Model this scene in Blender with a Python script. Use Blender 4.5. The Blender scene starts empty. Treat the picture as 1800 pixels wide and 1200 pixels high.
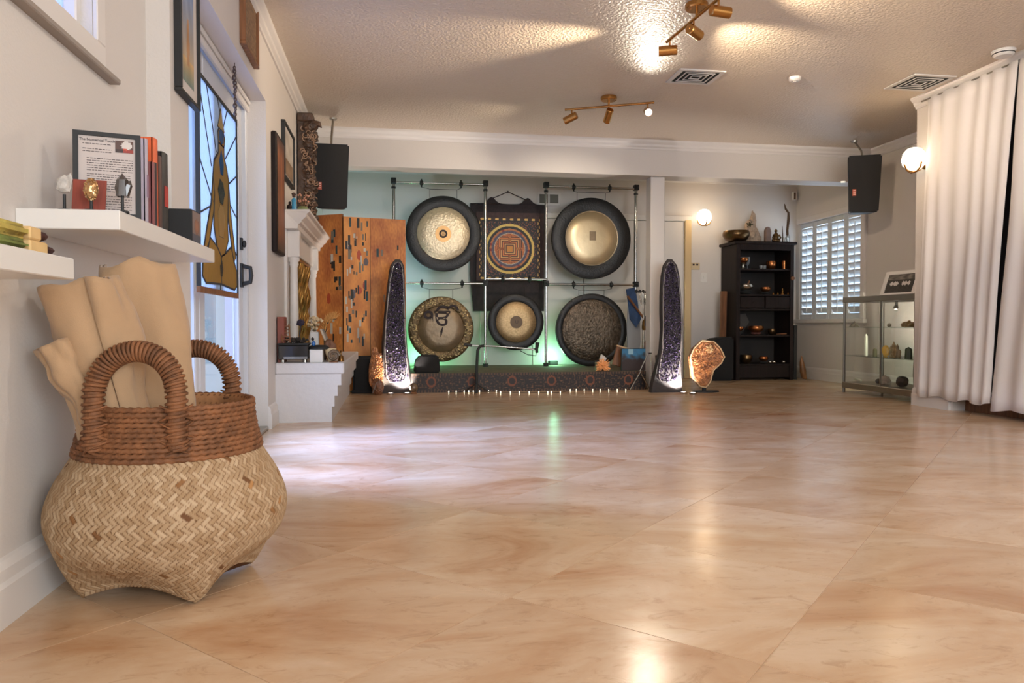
import bpy, bmesh, math, random
from mathutils import Vector, Matrix, noise
PI = math.pi
sc = bpy.context.scene
COL = sc.collection
R = math.radians

# ------------------------------------------------------------------ camera
CAM_Z = .64
YAW, PITCH = math.atan(210/1300), math.atan(30/1300)
cd = bpy.data.cameras.new('camera'); cd.sensor_width = 36; cd.lens = 26; cd.clip_start = .02
cam = bpy.data.objects.new('camera', cd); COL.objects.link(cam)
cam.location = (0, 0, CAM_Z); cam.rotation_euler = (PI/2-PITCH, 0, -YAW)
sc.camera = cam
# ------------------------------------------------------------------ view / world
sc.view_settings.view_transform = 'Standard'; sc.view_settings.look = 'None'
sc.view_settings.gamma = 1; sc.view_settings.use_curve_mapping = False
sc.view_settings.exposure = 0.1
w = bpy.data.worlds.new('sky'); sc.world = w; w.use_nodes = True
bg = w.node_tree.nodes['Background']
bg.inputs['Color'].default_value = (.52, .72, 1.0, 1); bg.inputs['Strength'].default_value = 1.25
sc.cycles.max_bounces = 8; sc.cycles.diffuse_bounces = 4; sc.cycles.glossy_bounces = 4
sc.cycles.transmission_bounces = 6; sc.cycles.transparent_max_bounces = 10
sc.cycles.caustics_reflective = False; sc.cycles.caustics_refractive = False
sc.cycles.sample_clamp_indirect = 4.0

def light(name, kind, loc, power, color=(1, 1, 1), aim=None, size=.05, spot=60, blend=.6):
    l = bpy.data.lights.new(name, kind); l.energy = power; l.color = color
    if kind == 'SPOT':
        l.spot_size = R(spot); l.spot_blend = blend
    if kind in ('SPOT', 'POINT'): l.shadow_soft_size = size
    o = bpy.data.objects.new(name, l); COL.objects.link(o); o.location = loc
    if aim: o.rotation_euler = (Vector(aim)-Vector(loc)).to_track_quat('-Z', 'Y').to_euler()
    return o
def area(name, loc, aim, sx, sy, power, color, portal=False):
    l = bpy.data.lights.new(name, 'AREA'); l.shape = 'RECTANGLE'; l.size = sx; l.size_y = sy
    l.energy = power; l.color = color
    if portal: l.cycles.is_portal = True
    o = bpy.data.objects.new(name, l); COL.objects.link(o); o.location = loc
    o.rotation_euler = (Vector(aim)-Vector(loc)).to_track_quat('-Z', 'Z').to_euler()
    return o
WARM = (1, .72, .42); WHITE = (1, .81, .60); DAY = (.72, .85, 1.0)
# daylight standing in the window openings of the rear wall (behind the photographer) and the glazed doors
area('rear_window_daylight', (2.0, -2.42, 1.35), (2.0, 0, 1.2), 3.6, 1.5, 165, (.88, .95, 1.0))
area('door_daylight', (-1.06, 3.8, 1.15), (0, 3.8, .9), 1.5, 1.5, 7, (.42, .62, 1.0))
sun = bpy.data.lights.new('sky_glow_sun', 'SUN'); sun.energy = 25; sun.angle = R(40); sun.color = (.33, .46, 1.0)      # soft skylight slanting in through the left doors
so = bpy.data.objects.new('sky_glow_sun', sun); COL.objects.link(so); so.location = (-4, 4, 3); so.rotation_euler = Vector((1, -.05, -.75)).to_track_quat('-Z', 'Y').to_euler()
area('shutter_daylight', (5.02, 7.7, 1.27), (4, 7.6, 1.1), 1.15, 1.1, 28, (.66, .82, 1.0))

# ------------------------------------------------------------------ helpers
def S(r, g, b):
    f = lambda c: ((c/255+.055)/1.055)**2.4 if c > 10 else c/255/12.92
    return (f(r), f(g), f(b), 1)
def mat(name, col, rough=.5, metal=0, noise_amt=0, nscale=8, bump=0, bscale=60, emit=None, estr=0, spec=.5, coat=0, trans=0, col2=None, detail=4, stretch=None, alpha=1, sheen=0, sss=0):
    m = bpy.data.materials.new(name); m.use_nodes = True
    nt = m.node_tree; b = nt.nodes['Principled BSDF']
    c = col if len(col) == 4 else (*col, 1)
    b.inputs['Base Color'].default_value = c; b.inputs['Roughness'].default_value = rough
    b.inputs['Metallic'].default_value = metal; b.inputs['Specular IOR Level'].default_value = spec
    if coat: b.inputs['Coat Weight'].default_value = coat; b.inputs['Coat Roughness'].default_value = .08
    if trans: b.inputs['Transmission Weight'].default_value = trans
    if sheen: b.inputs['Sheen Weight'].default_value = sheen
    if emit: b.inputs['Emission Color'].default_value = (*emit[:3], 1); b.inputs['Emission Strength'].default_value = estr
    tc = None
    def coords():
        nonlocal tc
        if tc is None:
            g = nt.nodes.new('ShaderNodeTexCoord'); tc = g.outputs['Object']
            if stretch:
                mp = nt.nodes.new('ShaderNodeMapping'); mp.inputs['Scale'].default_value = stretch
                nt.links.new(tc, mp.inputs['Vector']); tc = mp.outputs['Vector']
        return tc
    if noise_amt or col2:
        n = nt.nodes.new('ShaderNodeTexNoise'); n.inputs['Scale'].default_value = nscale; n.inputs['Detail'].default_value = detail
        nt.links.new(coords(), n.inputs['Vector'])
        rp = nt.nodes.new('ShaderNodeValToRGB')
        d = col2 if col2 else tuple(x*(1-noise_amt) for x in c[:3])+(1,)
        rp.color_ramp.elements[0].position = .35; rp.color_ramp.elements[0].color = d if len(d) == 4 else (*d, 1)
        rp.color_ramp.elements[1].position = .65; rp.color_ramp.elements[1].color = c
        nt.links.new(n.outputs['Fac'], rp.inputs['Fac']); nt.links.new(rp.outputs['Color'], b.inputs['Base Color'])
    if bump:
        n = nt.nodes.new('ShaderNodeTexNoise'); n.inputs['Scale'].default_value = bscale; n.inputs['Detail'].default_value = 3
        nt.links.new(coords(), n.inputs['Vector'])
        bp = nt.nodes.new('ShaderNodeBump'); bp.inputs['Strength'].default_value = bump; bp.inputs['Distance'].default_value = .01
        nt.links.new(n.outputs['Fac'], bp.inputs['Height']); nt.links.new(bp.outputs['Normal'], b.inputs['Normal'])
    return m
def mat_vc(name, rough=.6, metal=0, spec=.4, bump=0, bscale=200):
    m = mat(name, (.5, .5, .5), rough, metal, spec=spec, bump=bump, bscale=bscale); nt = m.node_tree
    a = nt.nodes.new('ShaderNodeAttribute'); a.attribute_name = 'Col'
    nt.links.new(a.outputs['Color'], nt.nodes['Principled BSDF'].inputs['Base Color'])
    return m
def mat_glass(name, tint=(1, 1, 1), rough=.0, gloss=1.0):
    m = bpy.data.materials.new(name); m.use_nodes = True; nt = m.node_tree; nt.nodes.clear()
    o = nt.nodes.new('ShaderNodeOutputMaterial'); t = nt.nodes.new('ShaderNodeBsdfTransparent'); g = nt.nodes.new('ShaderNodeBsdfGlossy')
    t.inputs['Color'].default_value = (*tint, 1); g.inputs['Roughness'].default_value = rough
    lw = nt.nodes.new('ShaderNodeLayerWeight'); lw.inputs['Blend'].default_value = .5     # facing term: same from both sides of a pane
    pw = nt.nodes.new('ShaderNodeMath'); pw.operation = 'POWER'; pw.inputs[1].default_value = 4.0; nt.links.new(lw.outputs['Facing'], pw.inputs[0])
    f = nt.nodes.new('ShaderNodeMath'); f.operation = 'ADD'; f.inputs[1].default_value = .035; nt.links.new(pw.outputs[0], f.inputs[0])
    x = nt.nodes.new('ShaderNodeMixShader'); mu = nt.nodes.new('ShaderNodeMath'); mu.operation = 'MULTIPLY'; mu.inputs[1].default_value = gloss
    nt.links.new(f.outputs[0], mu.inputs[0]); nt.links.new(mu.outputs[0], x.inputs[0])
    nt.links.new(t.outputs[0], x.inputs[1]); nt.links.new(g.outputs[0], x.inputs[2]); nt.links.new(x.outputs[0], o.inputs[0])
    return m
def mat_frost(name, col, trl=.6, bump=.4, bscale=90):
    # textured glass: light comes through scattered
    m = bpy.data.materials.new(name); m.use_nodes = True; nt = m.node_tree; nt.nodes.clear()
    o = nt.nodes.new('ShaderNodeOutputMaterial'); t = nt.nodes.new('ShaderNodeBsdfTranslucent'); g = nt.nodes.new('ShaderNodeBsdfPrincipled')
    t.inputs['Color'].default_value = (*col[:3], 1); g.inputs['Base Color'].default_value = (*col[:3], 1); g.inputs['Roughness'].default_value = .25
    x = nt.nodes.new('ShaderNodeMixShader'); x.inputs[0].default_value = 1-trl
    tc = nt.nodes.new('ShaderNodeTexCoord'); n = nt.nodes.new('ShaderNodeTexNoise'); n.inputs['Scale'].default_value = bscale
    bp = nt.nodes.new('ShaderNodeBump'); bp.inputs['Strength'].default_value = bump; bp.inputs['Distance'].default_value = .01
    nt.links.new(tc.outputs['Object'], n.inputs['Vector']); nt.links.new(n.outputs['Fac'], bp.inputs['Height'])
    nt.links.new(bp.outputs['Normal'], g.inputs['Normal']); nt.links.new(bp.outputs['Normal'], t.inputs['Normal'])
    nt.links.new(t.outputs[0], x.inputs[1]); nt.links.new(g.outputs[0], x.inputs[2]); nt.links.new(x.outputs[0], o.inputs[0])
    return m

class MB:
    def __init__(s, M=None): s.v = []; s.f = []; s.c = []; s.M = M
    def add(s, vs, fs, col=None):
        o = len(s.v)
        s.v += [tuple(s.M @ Vector(p)) for p in vs] if s.M else [tuple(p) for p in vs]
        s.f += [tuple(i+o for i in f) for f in fs]; s.c += [col]*len(fs)
        return s
    def box(s, x0, x1, y0, y1, z0, z1, col=None):
        return s.add([(x0,y0,z0),(x1,y0,z0),(x1,y1,z0),(x0,y1,z0),(x0,y0,z1),(x1,y0,z1),(x1,y1,z1),(x0,y1,z1)],
                     [(3,2,1,0),(4,5,6,7),(0,1,5,4),(1,2,6,5),(2,3,7,6),(3,0,4,7)], col)
    def cyl(s, p0, p1, r0, r1=None, n=12, caps=True, col=None):
        return s.tube([p0, p1], [r0, r0 if r1 is None else r1], n, caps=caps, col=col)
    def tube(s, path, r, n=8, closed=False, caps=True, col=None, flat=1.0):
        P = [Vector(p) for p in path]; m = len(P)
        rr = r if isinstance(r, (list, tuple)) else [r]*m
        vs = []; fs = []; up = None
        for i in range(m):
            if closed: t = P[(i+1) % m]-P[i-1]
            else: t = P[min(i+1, m-1)]-P[max(i-1, 0)]
            t.normalize()
            if up is None:
                up = Vector((0, 0, 1)) if abs(t.z) < .9 else Vector((1, 0, 0))
            a = up-t*up.dot(t)
            if a.length < 1e-5: a = Vector((1, 0, 0))-t*t.x
            a.normalize(); b = t.cross(a); up = a
            for k in range(n):
                q = 2*PI*k/n
                vs.append(P[i]+(a*math.cos(q)+b*math.sin(q)*flat)*rr[i])
        seg = m if closed else m-1
        for i in range(seg):
            for k in range(n):
                j = (i+1) % m
                fs.append((i*n+k, i*n+(k+1) % n, j*n+(k+1) % n, j*n+k))
        if caps and not closed:
            fs.append(tuple(range(n-1, -1, -1))); fs.append(tuple((m-1)*n+k for k in range(n)))
        return s.add(vs, fs, col)
    def lathe(s, prof, n=24, c=(0, 0, 0), axis='z', col=None, caps=False, sx=1, sy=1):
        vs = []; fs = []; m = len(prof)
        for r, z in prof:
            for k in range(n):
                q = 2*PI*k/n; a, b = r*math.cos(q)*sx, r*math.sin(q)*sy
                if axis == 'z': p = (a, b, z)
                elif axis == 'y': p = (a, z, -b)
                else: p = (z, a, b)
                vs.append((p[0]+c[0], p[1]+c[1], p[2]+c[2]))
        for i in range(m-1):
            for k in range(n):
                fs.append((i*n+k, i*n+(k+1) % n, (i+1)*n+(k+1) % n, (i+1)*n+k))
        if caps:
            fs.append(tuple(range(n-1, -1, -1))); fs.append(tuple((m-1)*n+k for k in range(n)))
        return s.add(vs, fs, col)
    def ball(s, c, r, n=16, m=10, col=None):
        rx, ry, rz = r if isinstance(r, (tuple, list)) else (r, r, r)
        pr = [(max(math.sin(PI*i/m), .001), -math.cos(PI*i/m)) for i in range(m+1)]
        vs = []; fs = []
        for a, z in pr:
            for k in range(n):
                q = 2*PI*k/n; vs.append((c[0]+rx*a*math.cos(q), c[1]+ry*a*math.sin(q), c[2]+rz*z))
        for i in range(m):
            for k in range(n): fs.append((i*n+k, i*n+(k+1) % n, (i+1)*n+(k+1) % n, (i+1)*n+k))
        return s.add(vs, fs, col)
    def prism(s, poly, fn, h0, h1, col=None):
        # poly: 2-D outline, fn(a, b, h) -> xyz
        n = len(poly)
        vs = [fn(a, b, h0) for a, b in poly]+[fn(a, b, h1) for a, b in poly]
        fs = [tuple(range(n-1, -1, -1)), tuple(range(n, 2*n))]+[(i, (i+1) % n, n+(i+1) % n, n+i) for i in range(n)]
        return s.add(vs, fs, col)
    def rock(s, c, r, seed=0, amp=.25, sub=3, freq=2.0, facet=False, col=None):
        bm = bmesh.new(); bmesh.ops.create_icosphere(bm, subdivisions=sub, radius=1)
        off = Vector((seed*3.7, seed*1.3, seed*2.1)); rx, ry, rz = r if isinstance(r, (tuple, list)) else (r, r, r)
        vs = []
        for v in bm.verts:
            k = 1+amp*noise.noise(v.co*freq+off)+amp*.4*noise.noise(v.co*freq*3+off)
            vs.append((c[0]+v.co.x*k*rx, c[1]+v.co.y*k*ry, c[2]+v.co.z*k*rz))
        fs = [tuple(v.index for v in f.verts) for f in bm.faces]; bm.free()
        return s.add(vs, fs, col)
    def spike(s, base, tip, r, n=6, body=.7, rnd=None, col=None):
        # a hexagonal crystal point
        b, t = Vector(base), Vector(tip); d = t-b
        a = d.normalized().orthogonal().normalized(); e = d.normalized().cross(a); q0 = (rnd or random).random()*6
        vs = []
        for k in range(n):
            q = q0+2*PI*k/n; o = (a*math.cos(q)+e*math.sin(q))*r; vs.append(b+o)
        for k in range(n):
            q = q0+2*PI*k/n; o = (a*math.cos(q)+e*math.sin(q))*r*.9; vs.append(b+d*body+o)
        vs.append(t)
        fs = [(k, (k+1) % n, n+(k+1) % n, n+k) for k in range(n)]+[(n+k, n+(k+1) % n, 2*n) for k in range(n)]+[tuple(range(n-1,-1,-1))]
        return s.add(vs, fs, col)
    def build(s, name, m, parent=None, loc=None, smooth=0, bevel=0, seg=1, kind=None, label=None, cat=None, group=None, solid=0):
        me = bpy.data.meshes.new(name)
        L = Vector(loc) if loc else Vector(WLOC[parent.name]) if parent else Vector((0, 0, 0))
        me.from_pydata([tuple(Vector(p)-L) for p in s.v], [], s.f)
        if any(c is not None for c in s.c):
            at = me.color_attributes.new('Col', 'FLOAT_COLOR', 'CORNER'); i = 0
            buf = []
            for p, c in zip(me.polygons, s.c):
                c = c or (.5, .5, .5, 1)
                buf += list(c)*p.loop_total
            at.data.foreach_set('color', buf)
        bm = bmesh.new(); bm.from_mesh(me)
        if bevel:
            bmesh.ops.bevel(bm, geom=[e for e in bm.edges if len(e.link_faces) == 2 and e.calc_face_angle(0) > .6], offset=bevel, segments=seg, affect='EDGES', clamp_overlap=True)
        bmesh.ops.recalc_face_normals(bm, faces=bm.faces)
        bm.to_mesh(me); bm.free()
        if smooth:
            me.shade_smooth(); me.set_sharp_from_angle(angle=R(smooth))
        me.materials.append(m)
        o = bpy.data.objects.new(name, me); COL.objects.link(o)
        if parent:
            o.parent = parent; WLOC[o.name] = WLOC[parent.name]
        else:
            o.location = L; WLOC[o.name] = tuple(L)
        if solid:
            md = o.modifiers.new('thickness', 'SOLIDIFY'); md.thickness = solid; md.offset = 0
        tag(o, label, cat, group, kind)
        return o
WLOC = {}
def tag(o, label=None, cat=None, group=None, kind=None):
    if label: o['label'] = label
    if cat: o['category'] = cat
    if group: o['group'] = group
    if kind: o['kind'] = kind
    return o
def thing(name, label, cat, loc, group=None):
    o = bpy.data.objects.new(name, None); COL.objects.link(o); o.location = loc; o.empty_display_size = .05
    WLOC[o.name] = tuple(loc)
    return tag(o, label, cat, group)
def dup(o, delta, label=None, rotz=0, parent=None):
    c = o.copy(); COL.objects.link(c)
    if parent: c.parent = parent
    else:
        c.location = Vector(o.location)+Vector(delta); WLOC[c.name] = tuple(c.location)
        if rotz: c.rotation_euler.z += rotz
    if label: c['label'] = label
    for ch in list(o.children): dup(ch, None, parent=c)
    return c
# a pixel of the photograph carried to a wall, a depth or a height of the room
_s, _c, _sp, _cp = math.sin(YAW), math.cos(YAW), math.sin(PITCH), math.cos(PITCH)
def ray(u, v):
    a, b = (u-900)/1300, (600-v)/1300
    return Vector((_s*_cp+a*_c+b*_s*_sp, _c*_cp-a*_s+b*_c*_sp, -_sp+b*_cp))
def onY(u, v, Y): d = ray(u, v); return d*(Y/d.y)+Vector((0, 0, CAM_Z))
def onX(u, v, X): d = ray(u, v); return d*(X/d.x)+Vector((0, 0, CAM_Z))
def onZ(u, v, Z): d = ray(u, v); return d*((Z-CAM_Z)/d.z)+Vector((0, 0, CAM_Z))
def printed(name, parent, o, ux, uy, nx, ny, fn, m, th=.0008):
    # flat print: o = lower-left corner, ux / uy = edge vectors, fn(s, t) -> sRGB triple or None
    o, ux, uy = Vector(o), Vector(ux), Vector(uy); n = ux.cross(uy).normalized()*th
    mb = MB()
    for j in range(ny):
        for i in range(nx):
            c = fn((i+.5)/nx, (j+.5)/ny)
            if c is None: continue
            p = [o+n+ux*(a/nx)+uy*(b/ny) for a, b in ((i, j), (i+1, j), (i+1, j+1), (i, j+1))]
            mb.add(p, [(0, 1, 2, 3)], S(*c))
    return mb.build(name, m, parent)
def lettering(text, size, M, m, parent, name='lettering', ext=.0004, bold=0):
    cu = bpy.data.curves.new(name, 'FONT'); cu.body = text; cu.size = size; cu.extrude = ext; cu.offset = bold; cu.align_x = 'CENTER'; cu.align_y = 'CENTER'; cu.resolution_u = 3
    t = bpy.data.objects.new(name, cu); COL.objects.link(t)
    dg = bpy.context.evaluated_depsgraph_get(); me = bpy.data.meshes.new_from_object(t.evaluated_get(dg))
    bpy.data.objects.remove(t); me.transform(M); me.transform(Matrix.Translation(-Vector(WLOC[parent.name])))
    me.materials.clear(); me.materials.append(m)
    o = bpy.data.objects.new(name, me); COL.objects.link(o); o.parent = parent; WLOC[o.name] = WLOC[parent.name]
    return o
def frameM(o, ux, uy):
    ux, uy = Vector(ux).normalized(), Vector(uy).normalized(); n = ux.cross(uy)
    return Matrix(((ux.x, uy.x, n.x, o[0]), (ux.y, uy.y, n.y, o[1]), (ux.z, uy.z, n.z, o[2]), (0, 0, 0, 1)))

# ------------------------------------------------------------------ materials
M = {}
M['wall'] = mat('wall paint', S(214, 207, 200), .55, bump=.12, bscale=120)
M['trim'] = mat('trim paint', S(222, 216, 210), .38)
M['ceil'] = mat('ceiling paint', S(222, 206, 186), .36, bump=.9, bscale=55, spec=.6)
M['black'] = mat('black plastic', S(34, 34, 34), .6)
M['blackcloth'] = mat('black cloth', S(33, 32, 32), .95, bump=.3, bscale=300)
M['chrome'] = mat('chrome', S(168, 166, 160), .2, 1)
M['brass'] = mat('brass', S(196, 146, 84), .26, 1)
M['bronze'] = mat('bronze', S(150, 112, 66), .3, 1, noise_amt=.5, nscale=9)
M['darkwood'] = mat('dark walnut', S(38, 28, 26), .55, noise_amt=.35, nscale=6, stretch=(8, 8, .6), spec=.2)
M['wood'] = mat('brown wood', S(140, 92, 58), .45, noise_amt=.4, nscale=5, stretch=(8, 8, .7))
M['glass'] = mat_glass('clear glass', (.97, .98, .98))
M['white'] = mat('white gloss', S(226, 222, 216), .3)
M['print'] = mat_vc('print', .5)
M['paper'] = mat('paper', S(205, 196, 188), .8)
M['canvas'] = mat('canvas', S(182, 148, 112), .9, noise_amt=.12, nscale=7, bump=.15, bscale=500, sheen=.2)
M['steel'] = mat('brushed steel', S(170, 165, 155), .32, 1)
M['ink'] = mat('ink', S(60, 50, 52), .8)
# ------------------------------------------------------------------ room shell
WL, WN, XR, YB, YR, H = -.752, -.83, 4.85, 8.35, -2.5, 2.42
XC = 4.1            # closet front on the right
# floor: grout bed with one object for each travertine tile
def floor_material():
    m = bpy.data.materials.new('polished travertine'); m.use_nodes = True; nt = m.node_tree; b = nt.nodes['Principled BSDF']
    g = nt.nodes.new('ShaderNodeNewGeometry'); oi = nt.nodes.new('ShaderNodeObjectInfo')
    mul = nt.nodes.new('ShaderNodeVectorMath'); mul.operation = 'SCALE'; mul.inputs['Scale'].default_value = 37
    cmb = nt.nodes.new('ShaderNodeCombineXYZ'); nt.links.new(oi.outputs['Random'], cmb.inputs[0]); nt.links.new(oi.outputs['Random'], cmb.inputs[2])
    nt.links.new(cmb.outputs[0], mul.inputs[0])
    ad = nt.nodes.new('ShaderNodeVectorMath'); nt.links.new(g.outputs['Position'], ad.inputs[0]); nt.links.new(mul.outputs[0], ad.inputs[1])
    mp = nt.nodes.new('ShaderNodeMapping'); mp.inputs['Rotation'].default_value = (0, 0, R(12)); mp.inputs['Scale'].default_value = (1, 2.1, 1)
    nt.links.new(ad.outputs[0], mp.inputs[0])
    def nz(sc_, det, dist=0, ro=.5):
        n = nt.nodes.new('ShaderNodeTexNoise'); n.inputs['Scale'].default_value = sc_; n.inputs['Detail'].default_value = det
        n.inputs['Distortion'].default_value = dist; n.inputs['Roughness'].default_value = ro; nt.links.new(mp.outputs[0], n.inputs['Vector']); return n.outputs['Fac']
    def ramp(src, stops):
        r = nt.nodes.new('ShaderNodeValToRGB'); r.color_ramp.elements[0].position, r.color_ramp.elements[0].color = stops[0]
        r.color_ramp.elements[1].position, r.color_ramp.elements[1].color = stops[-1]
        for p, c in stops[1:-1]: e = r.color_ramp.elements.new(p); e.color = c
        nt.links.new(src, r.inputs['Fac']); return r.outputs['Color']
    base = ramp(nz(1.5, 6, .9, .6), [(.27, S(184, 136, 96)), (.42, S(204, 168, 132)), (.56, S(214, 184, 152)), (.74, S(224, 200, 172))])
    vein = ramp(nz(9, 8, 1.4, .75), [(.33, (.70, .62, .55, 1)), (.46, (1, 1, 1, 1)), (.60, (1, 1, 1, 1)), (.68, (1.14, 1.12, 1.1, 1))])
    mx = nt.nodes.new('ShaderNodeMix'); mx.data_type = 'RGBA'; mx.blend_type = 'MULTIPLY'; mx.inputs[0].default_value = .6
    nt.links.new(base, mx.inputs[6]); nt.links.new(vein, mx.inputs[7]); 
    mr = nt.nodes.new('ShaderNodeMapRange'); mr.inputs[3].default_value = .95; mr.inputs[4].default_value = 1.04; nt.links.new(oi.outputs['Random'], mr.inputs[0])
    hs = nt.nodes.new('ShaderNodeHueSaturation'); nt.links.new(mr.outputs[0], hs.inputs['Value']); nt.links.new(mx.outputs[2], hs.inputs['Color'])
    nt.links.new(hs.outputs[0], b.inputs['Base Color'])
    rr = nt.nodes.new('ShaderNodeMapRange'); rr.inputs[3].default_value = .12; rr.inputs[4].default_value = .30; nt.links.new(nz(4, 5), rr.inputs[0])
    nt.links.new(rr.outputs[0], b.inputs['Roughness'])
    bp = nt.nodes.new('ShaderNodeBump'); bp.inputs['Strength'].default_value = .07; bp.inputs['Distance'].default_value = .01
    nt.links.new(nz(7, 4), bp.inputs['Height']); nt.links.new(bp.outputs['Normal'], b.inputs['Normal'])
    b.inputs['Specular IOR Level'].default_value = .6
    return m
M['floor'] = floor_material()
M['grout'] = mat('grout', S(206, 178, 148), .5)
floor = MB().box(-1.3, 5.1, YR-.2, YB+.2, -.1, -.0012).build('floor', M['grout'], kind='structure')
def clip(poly, ax, val, keep_less):
    out = []
    for i in range(len(poly)):
        a, b = poly[i], poly[(i+1) % len(poly)]
        ia = (a[ax] <= val) == keep_less; ib = (b[ax] <= val) == keep_less
        if ia: out.append(a)
        if ia != ib:
            t = (val-a[ax])/(b[ax]-a[ax]); out.append((a[0]+(b[0]-a[0])*t, a[1]+(b[1]-a[1])*t))
    return out
TP = .83; q = 1/2
for i in range(-16, 16):
    for j in range(-8, 20):
        d0, s0 = -.6+i*TP, 1.97+j*TP; e = .0016
        cs = [(d0+e, s0+e), (d0+TP-e, s0+e), (d0+TP-e, s0+TP-e), (d0+e, s0+TP-e)]     # d = x - y, s = x + y
        poly = [((s+d)/2, (s-d)/2) for d, s in cs]
        for ax, val, k in ((0, -1.0, False), (0, XR, True), (1, YR, False), (1, YB, True)):
            if poly: poly = clip(poly, ax, val, k)
        if len(poly) < 3: continue
        cx, cy = sum(p[0] for p in poly)/len(poly), sum(p[1] for p in poly)/len(poly)
        if max(p[0] for p in poly) < WN and not (2.9 < cy < 4.7): continue
        mb = MB().prism(poly, lambda a, b, h: (a, b, h), -.0025, 0); mb.build('tile', M['floor'], floor)

MB().box(-1.3, 5.1, YR-.2, YB+.2, H, H+.1).build('ceiling', M['ceil'], kind='structure')
# left wall (window opening near the camera, recess for the glazed doors)
DY0, DY1, DZ = 2.95, 4.69, 1.99
WY0, WY1, WZ0, WZ1 = 1.2, 2.26, 1.44, 2.15
w_ = MB()
w_.box(-1.0, WN, YR, WY0, 0, H).box(-1.0, WN, WY1, 2.72, 0, H).box(-1.0, WN, WY0, WY1, 0, WZ0).box(-1.0, WN, WY0, WY1, WZ1, H)
w_.box(-1.0, WL, 2.72, DY0, 0, H).box(-1.0, WL, DY0, DY1, DZ, H).box(-1.0, WL, DY1, YB, 0, H)
w_.build('wall_left', M['wall'], kind='structure')
# back wall with the recessed wide closet doors
MB().box(-1.0, 5.0, YB, YB+.15, 0, H).build('wall_back', M['wall'], kind='structure')
# right wall with the shutter window
SY0, SY1, SZ0, SZ1 = 7.06, 8.28, .70, 1.84
MB().box(XR, XR+.15, 5.3, SY0, 0, H).box(XR, XR+.15, SY1, YB+.15, 0, H).box(XR, XR+.15, SY0, SY1, 0, SZ0).box(XR, XR+.15, SY0, SY1, SZ1, H).build('wall_right', M['wall'], kind='structure')
# curtained closet block on the right
MB().box(XC, XC+.1, 4.88, 5.3, 0, H).box(XC, XC+.1, YR, 4.88, 2.375, H).box(XC, XC+.1, YR, 1.0, 0, 2.375).build('wall_closet', M['wall'], kind='structure')
MB().box(XC+.1, XR, 5.2, 5.3, 0, H).build('wall_closet_end', M['wall'], kind='structure')
MB().box(XR, XR+.15, YR, 5.3, 0, H).build('wall_closet_back', M['wall'], kind='structure')
# rear wall behind the photographer, with wide windows
MB().box(-1, 5, YR-.15, YR, 0, .6).box(-1, 5, YR-.15, YR, 2.1, H).box(-1, .2, YR-.15, YR, .6, 2.1).box(3.8, 5, YR-.15, YR, .6, 2.1).build('wall_rear', M['wall'], kind='structure')
wr = thing('window_3', None, None, (2, YR, .6)); tag(wr, kind='structure')
for x in (.2, 1.1, 2.0, 2.9, 3.74): MB().box(x, x+.06, YR-.1, YR+.02, .6, 2.1).build('window_bar', M['trim'], wr)
for z in (.6, 2.04): MB().box(.2, 3.8, YR-.1, YR+.02, z, z+.06).build('window_rail', M['trim'], wr)
# ceiling beam and pillar
MB().box(WL, XR, 6.92, 7.14, 2.085, H).build('ceiling_beam', M['wall'], kind='structure', bevel=.004)
pl = MB().box(2.5, 2.645, 6.96, 7.1, 0, 2.085); pl.build('pillar', M['trim'], kind='structure', bevel=.006)
# mouldings: profile = (out from wall, height)
def moulding(name, prof, fn, a0, a1, m=None):
    mb = MB(); n = len(prof)
    mb.add([fn(p, a0) for p in prof]+[fn(p, a1) for p in prof], [tuple(range(n-1, -1, -1)), tuple(range(n, 2*n))]+[(i, (i+1) % n, n+(i+1) % n, n+i) for i in range(n)])
    return mb.build(name, m or M['trim'], kind='structure')
CR = [(0, H-.085), (.012, H-.085), (.016, H-.07), (.03, H-.058), (.034, H-.04), (.055, H-.022), (.06, H-.012), (.06, H), (0, H)]
moulding('trim_1', CR, lambda p, a: (WL+p[0], a, p[1]), 2.72, 6.92)
moulding('trim_2', CR, lambda p, a: (a, 6.92-p[0], p[1]), WL, XR)
moulding('trim_3', CR, lambda p, a: (XC-p[0], a, p[1]), YR, 5.3)
moulding('trim_4', [(o, z-.02 if z < H else z) for o, z in CR], lambda p, a: (a, YB-p[0], p[1]), WL, XR)
moulding('trim_5', CR, lambda p, a: (WN+p[0], a, p[1]), YR, 2.72)
moulding('trim_6', CR, lambda p, a: (XR-p[0], a, p[1]), 5.3, 6.92)
BB = [(0, 0), (.022, 0), (.022, .085), (.016, .095), (.016, .12), (.007, .135), (0, .14)]
moulding('baseboard_left', BB, lambda p, a: (WN+p[0], a, p[1]), YR, 2.72)
moulding('baseboard_doorway', BB, lambda p, a: (WL+p[0], a, p[1]), DY1, 4.96)
moulding('baseboard_pilaster', BB, lambda p, a: (WL+p[0], a, p[1]), 2.72, DY0)
moulding('baseboard_right', BB, lambda p, a: (XR-p[0], a, p[1]), 5.3, YB)
moulding('baseboard_back', BB, lambda p, a: (a, YB-p[0], p[1]), 3.5, XR)
moulding('baseboard_closet', BB, lambda p, a: (XC-p[0], a, p[1]), 4.9, 5.3)
# wide panelled closet doors behind the gongs
dr = thing('door_2', None, None, (2.1, YB, .0)); tag(dr, kind='structure')
for i in range(4):
    x0 = .98+i*.605
    p = MB().box(x0, x0+.595, YB-.03, YB-.002, .02, 1.85).build('door_panel', M['trim'], dr, bevel=.004)
MB().box(.9, 3.5, YB-.04, YB-.002, 1.855, 1.92).build('door_casing', M['trim'], dr, bevel=.006)
MB().box(3.41, 3.49, YB-.045, YB-.002, 0, 1.87).build('door_casing', mat('cream casing', S(214, 186, 140), .4), dr, bevel=.006)
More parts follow.
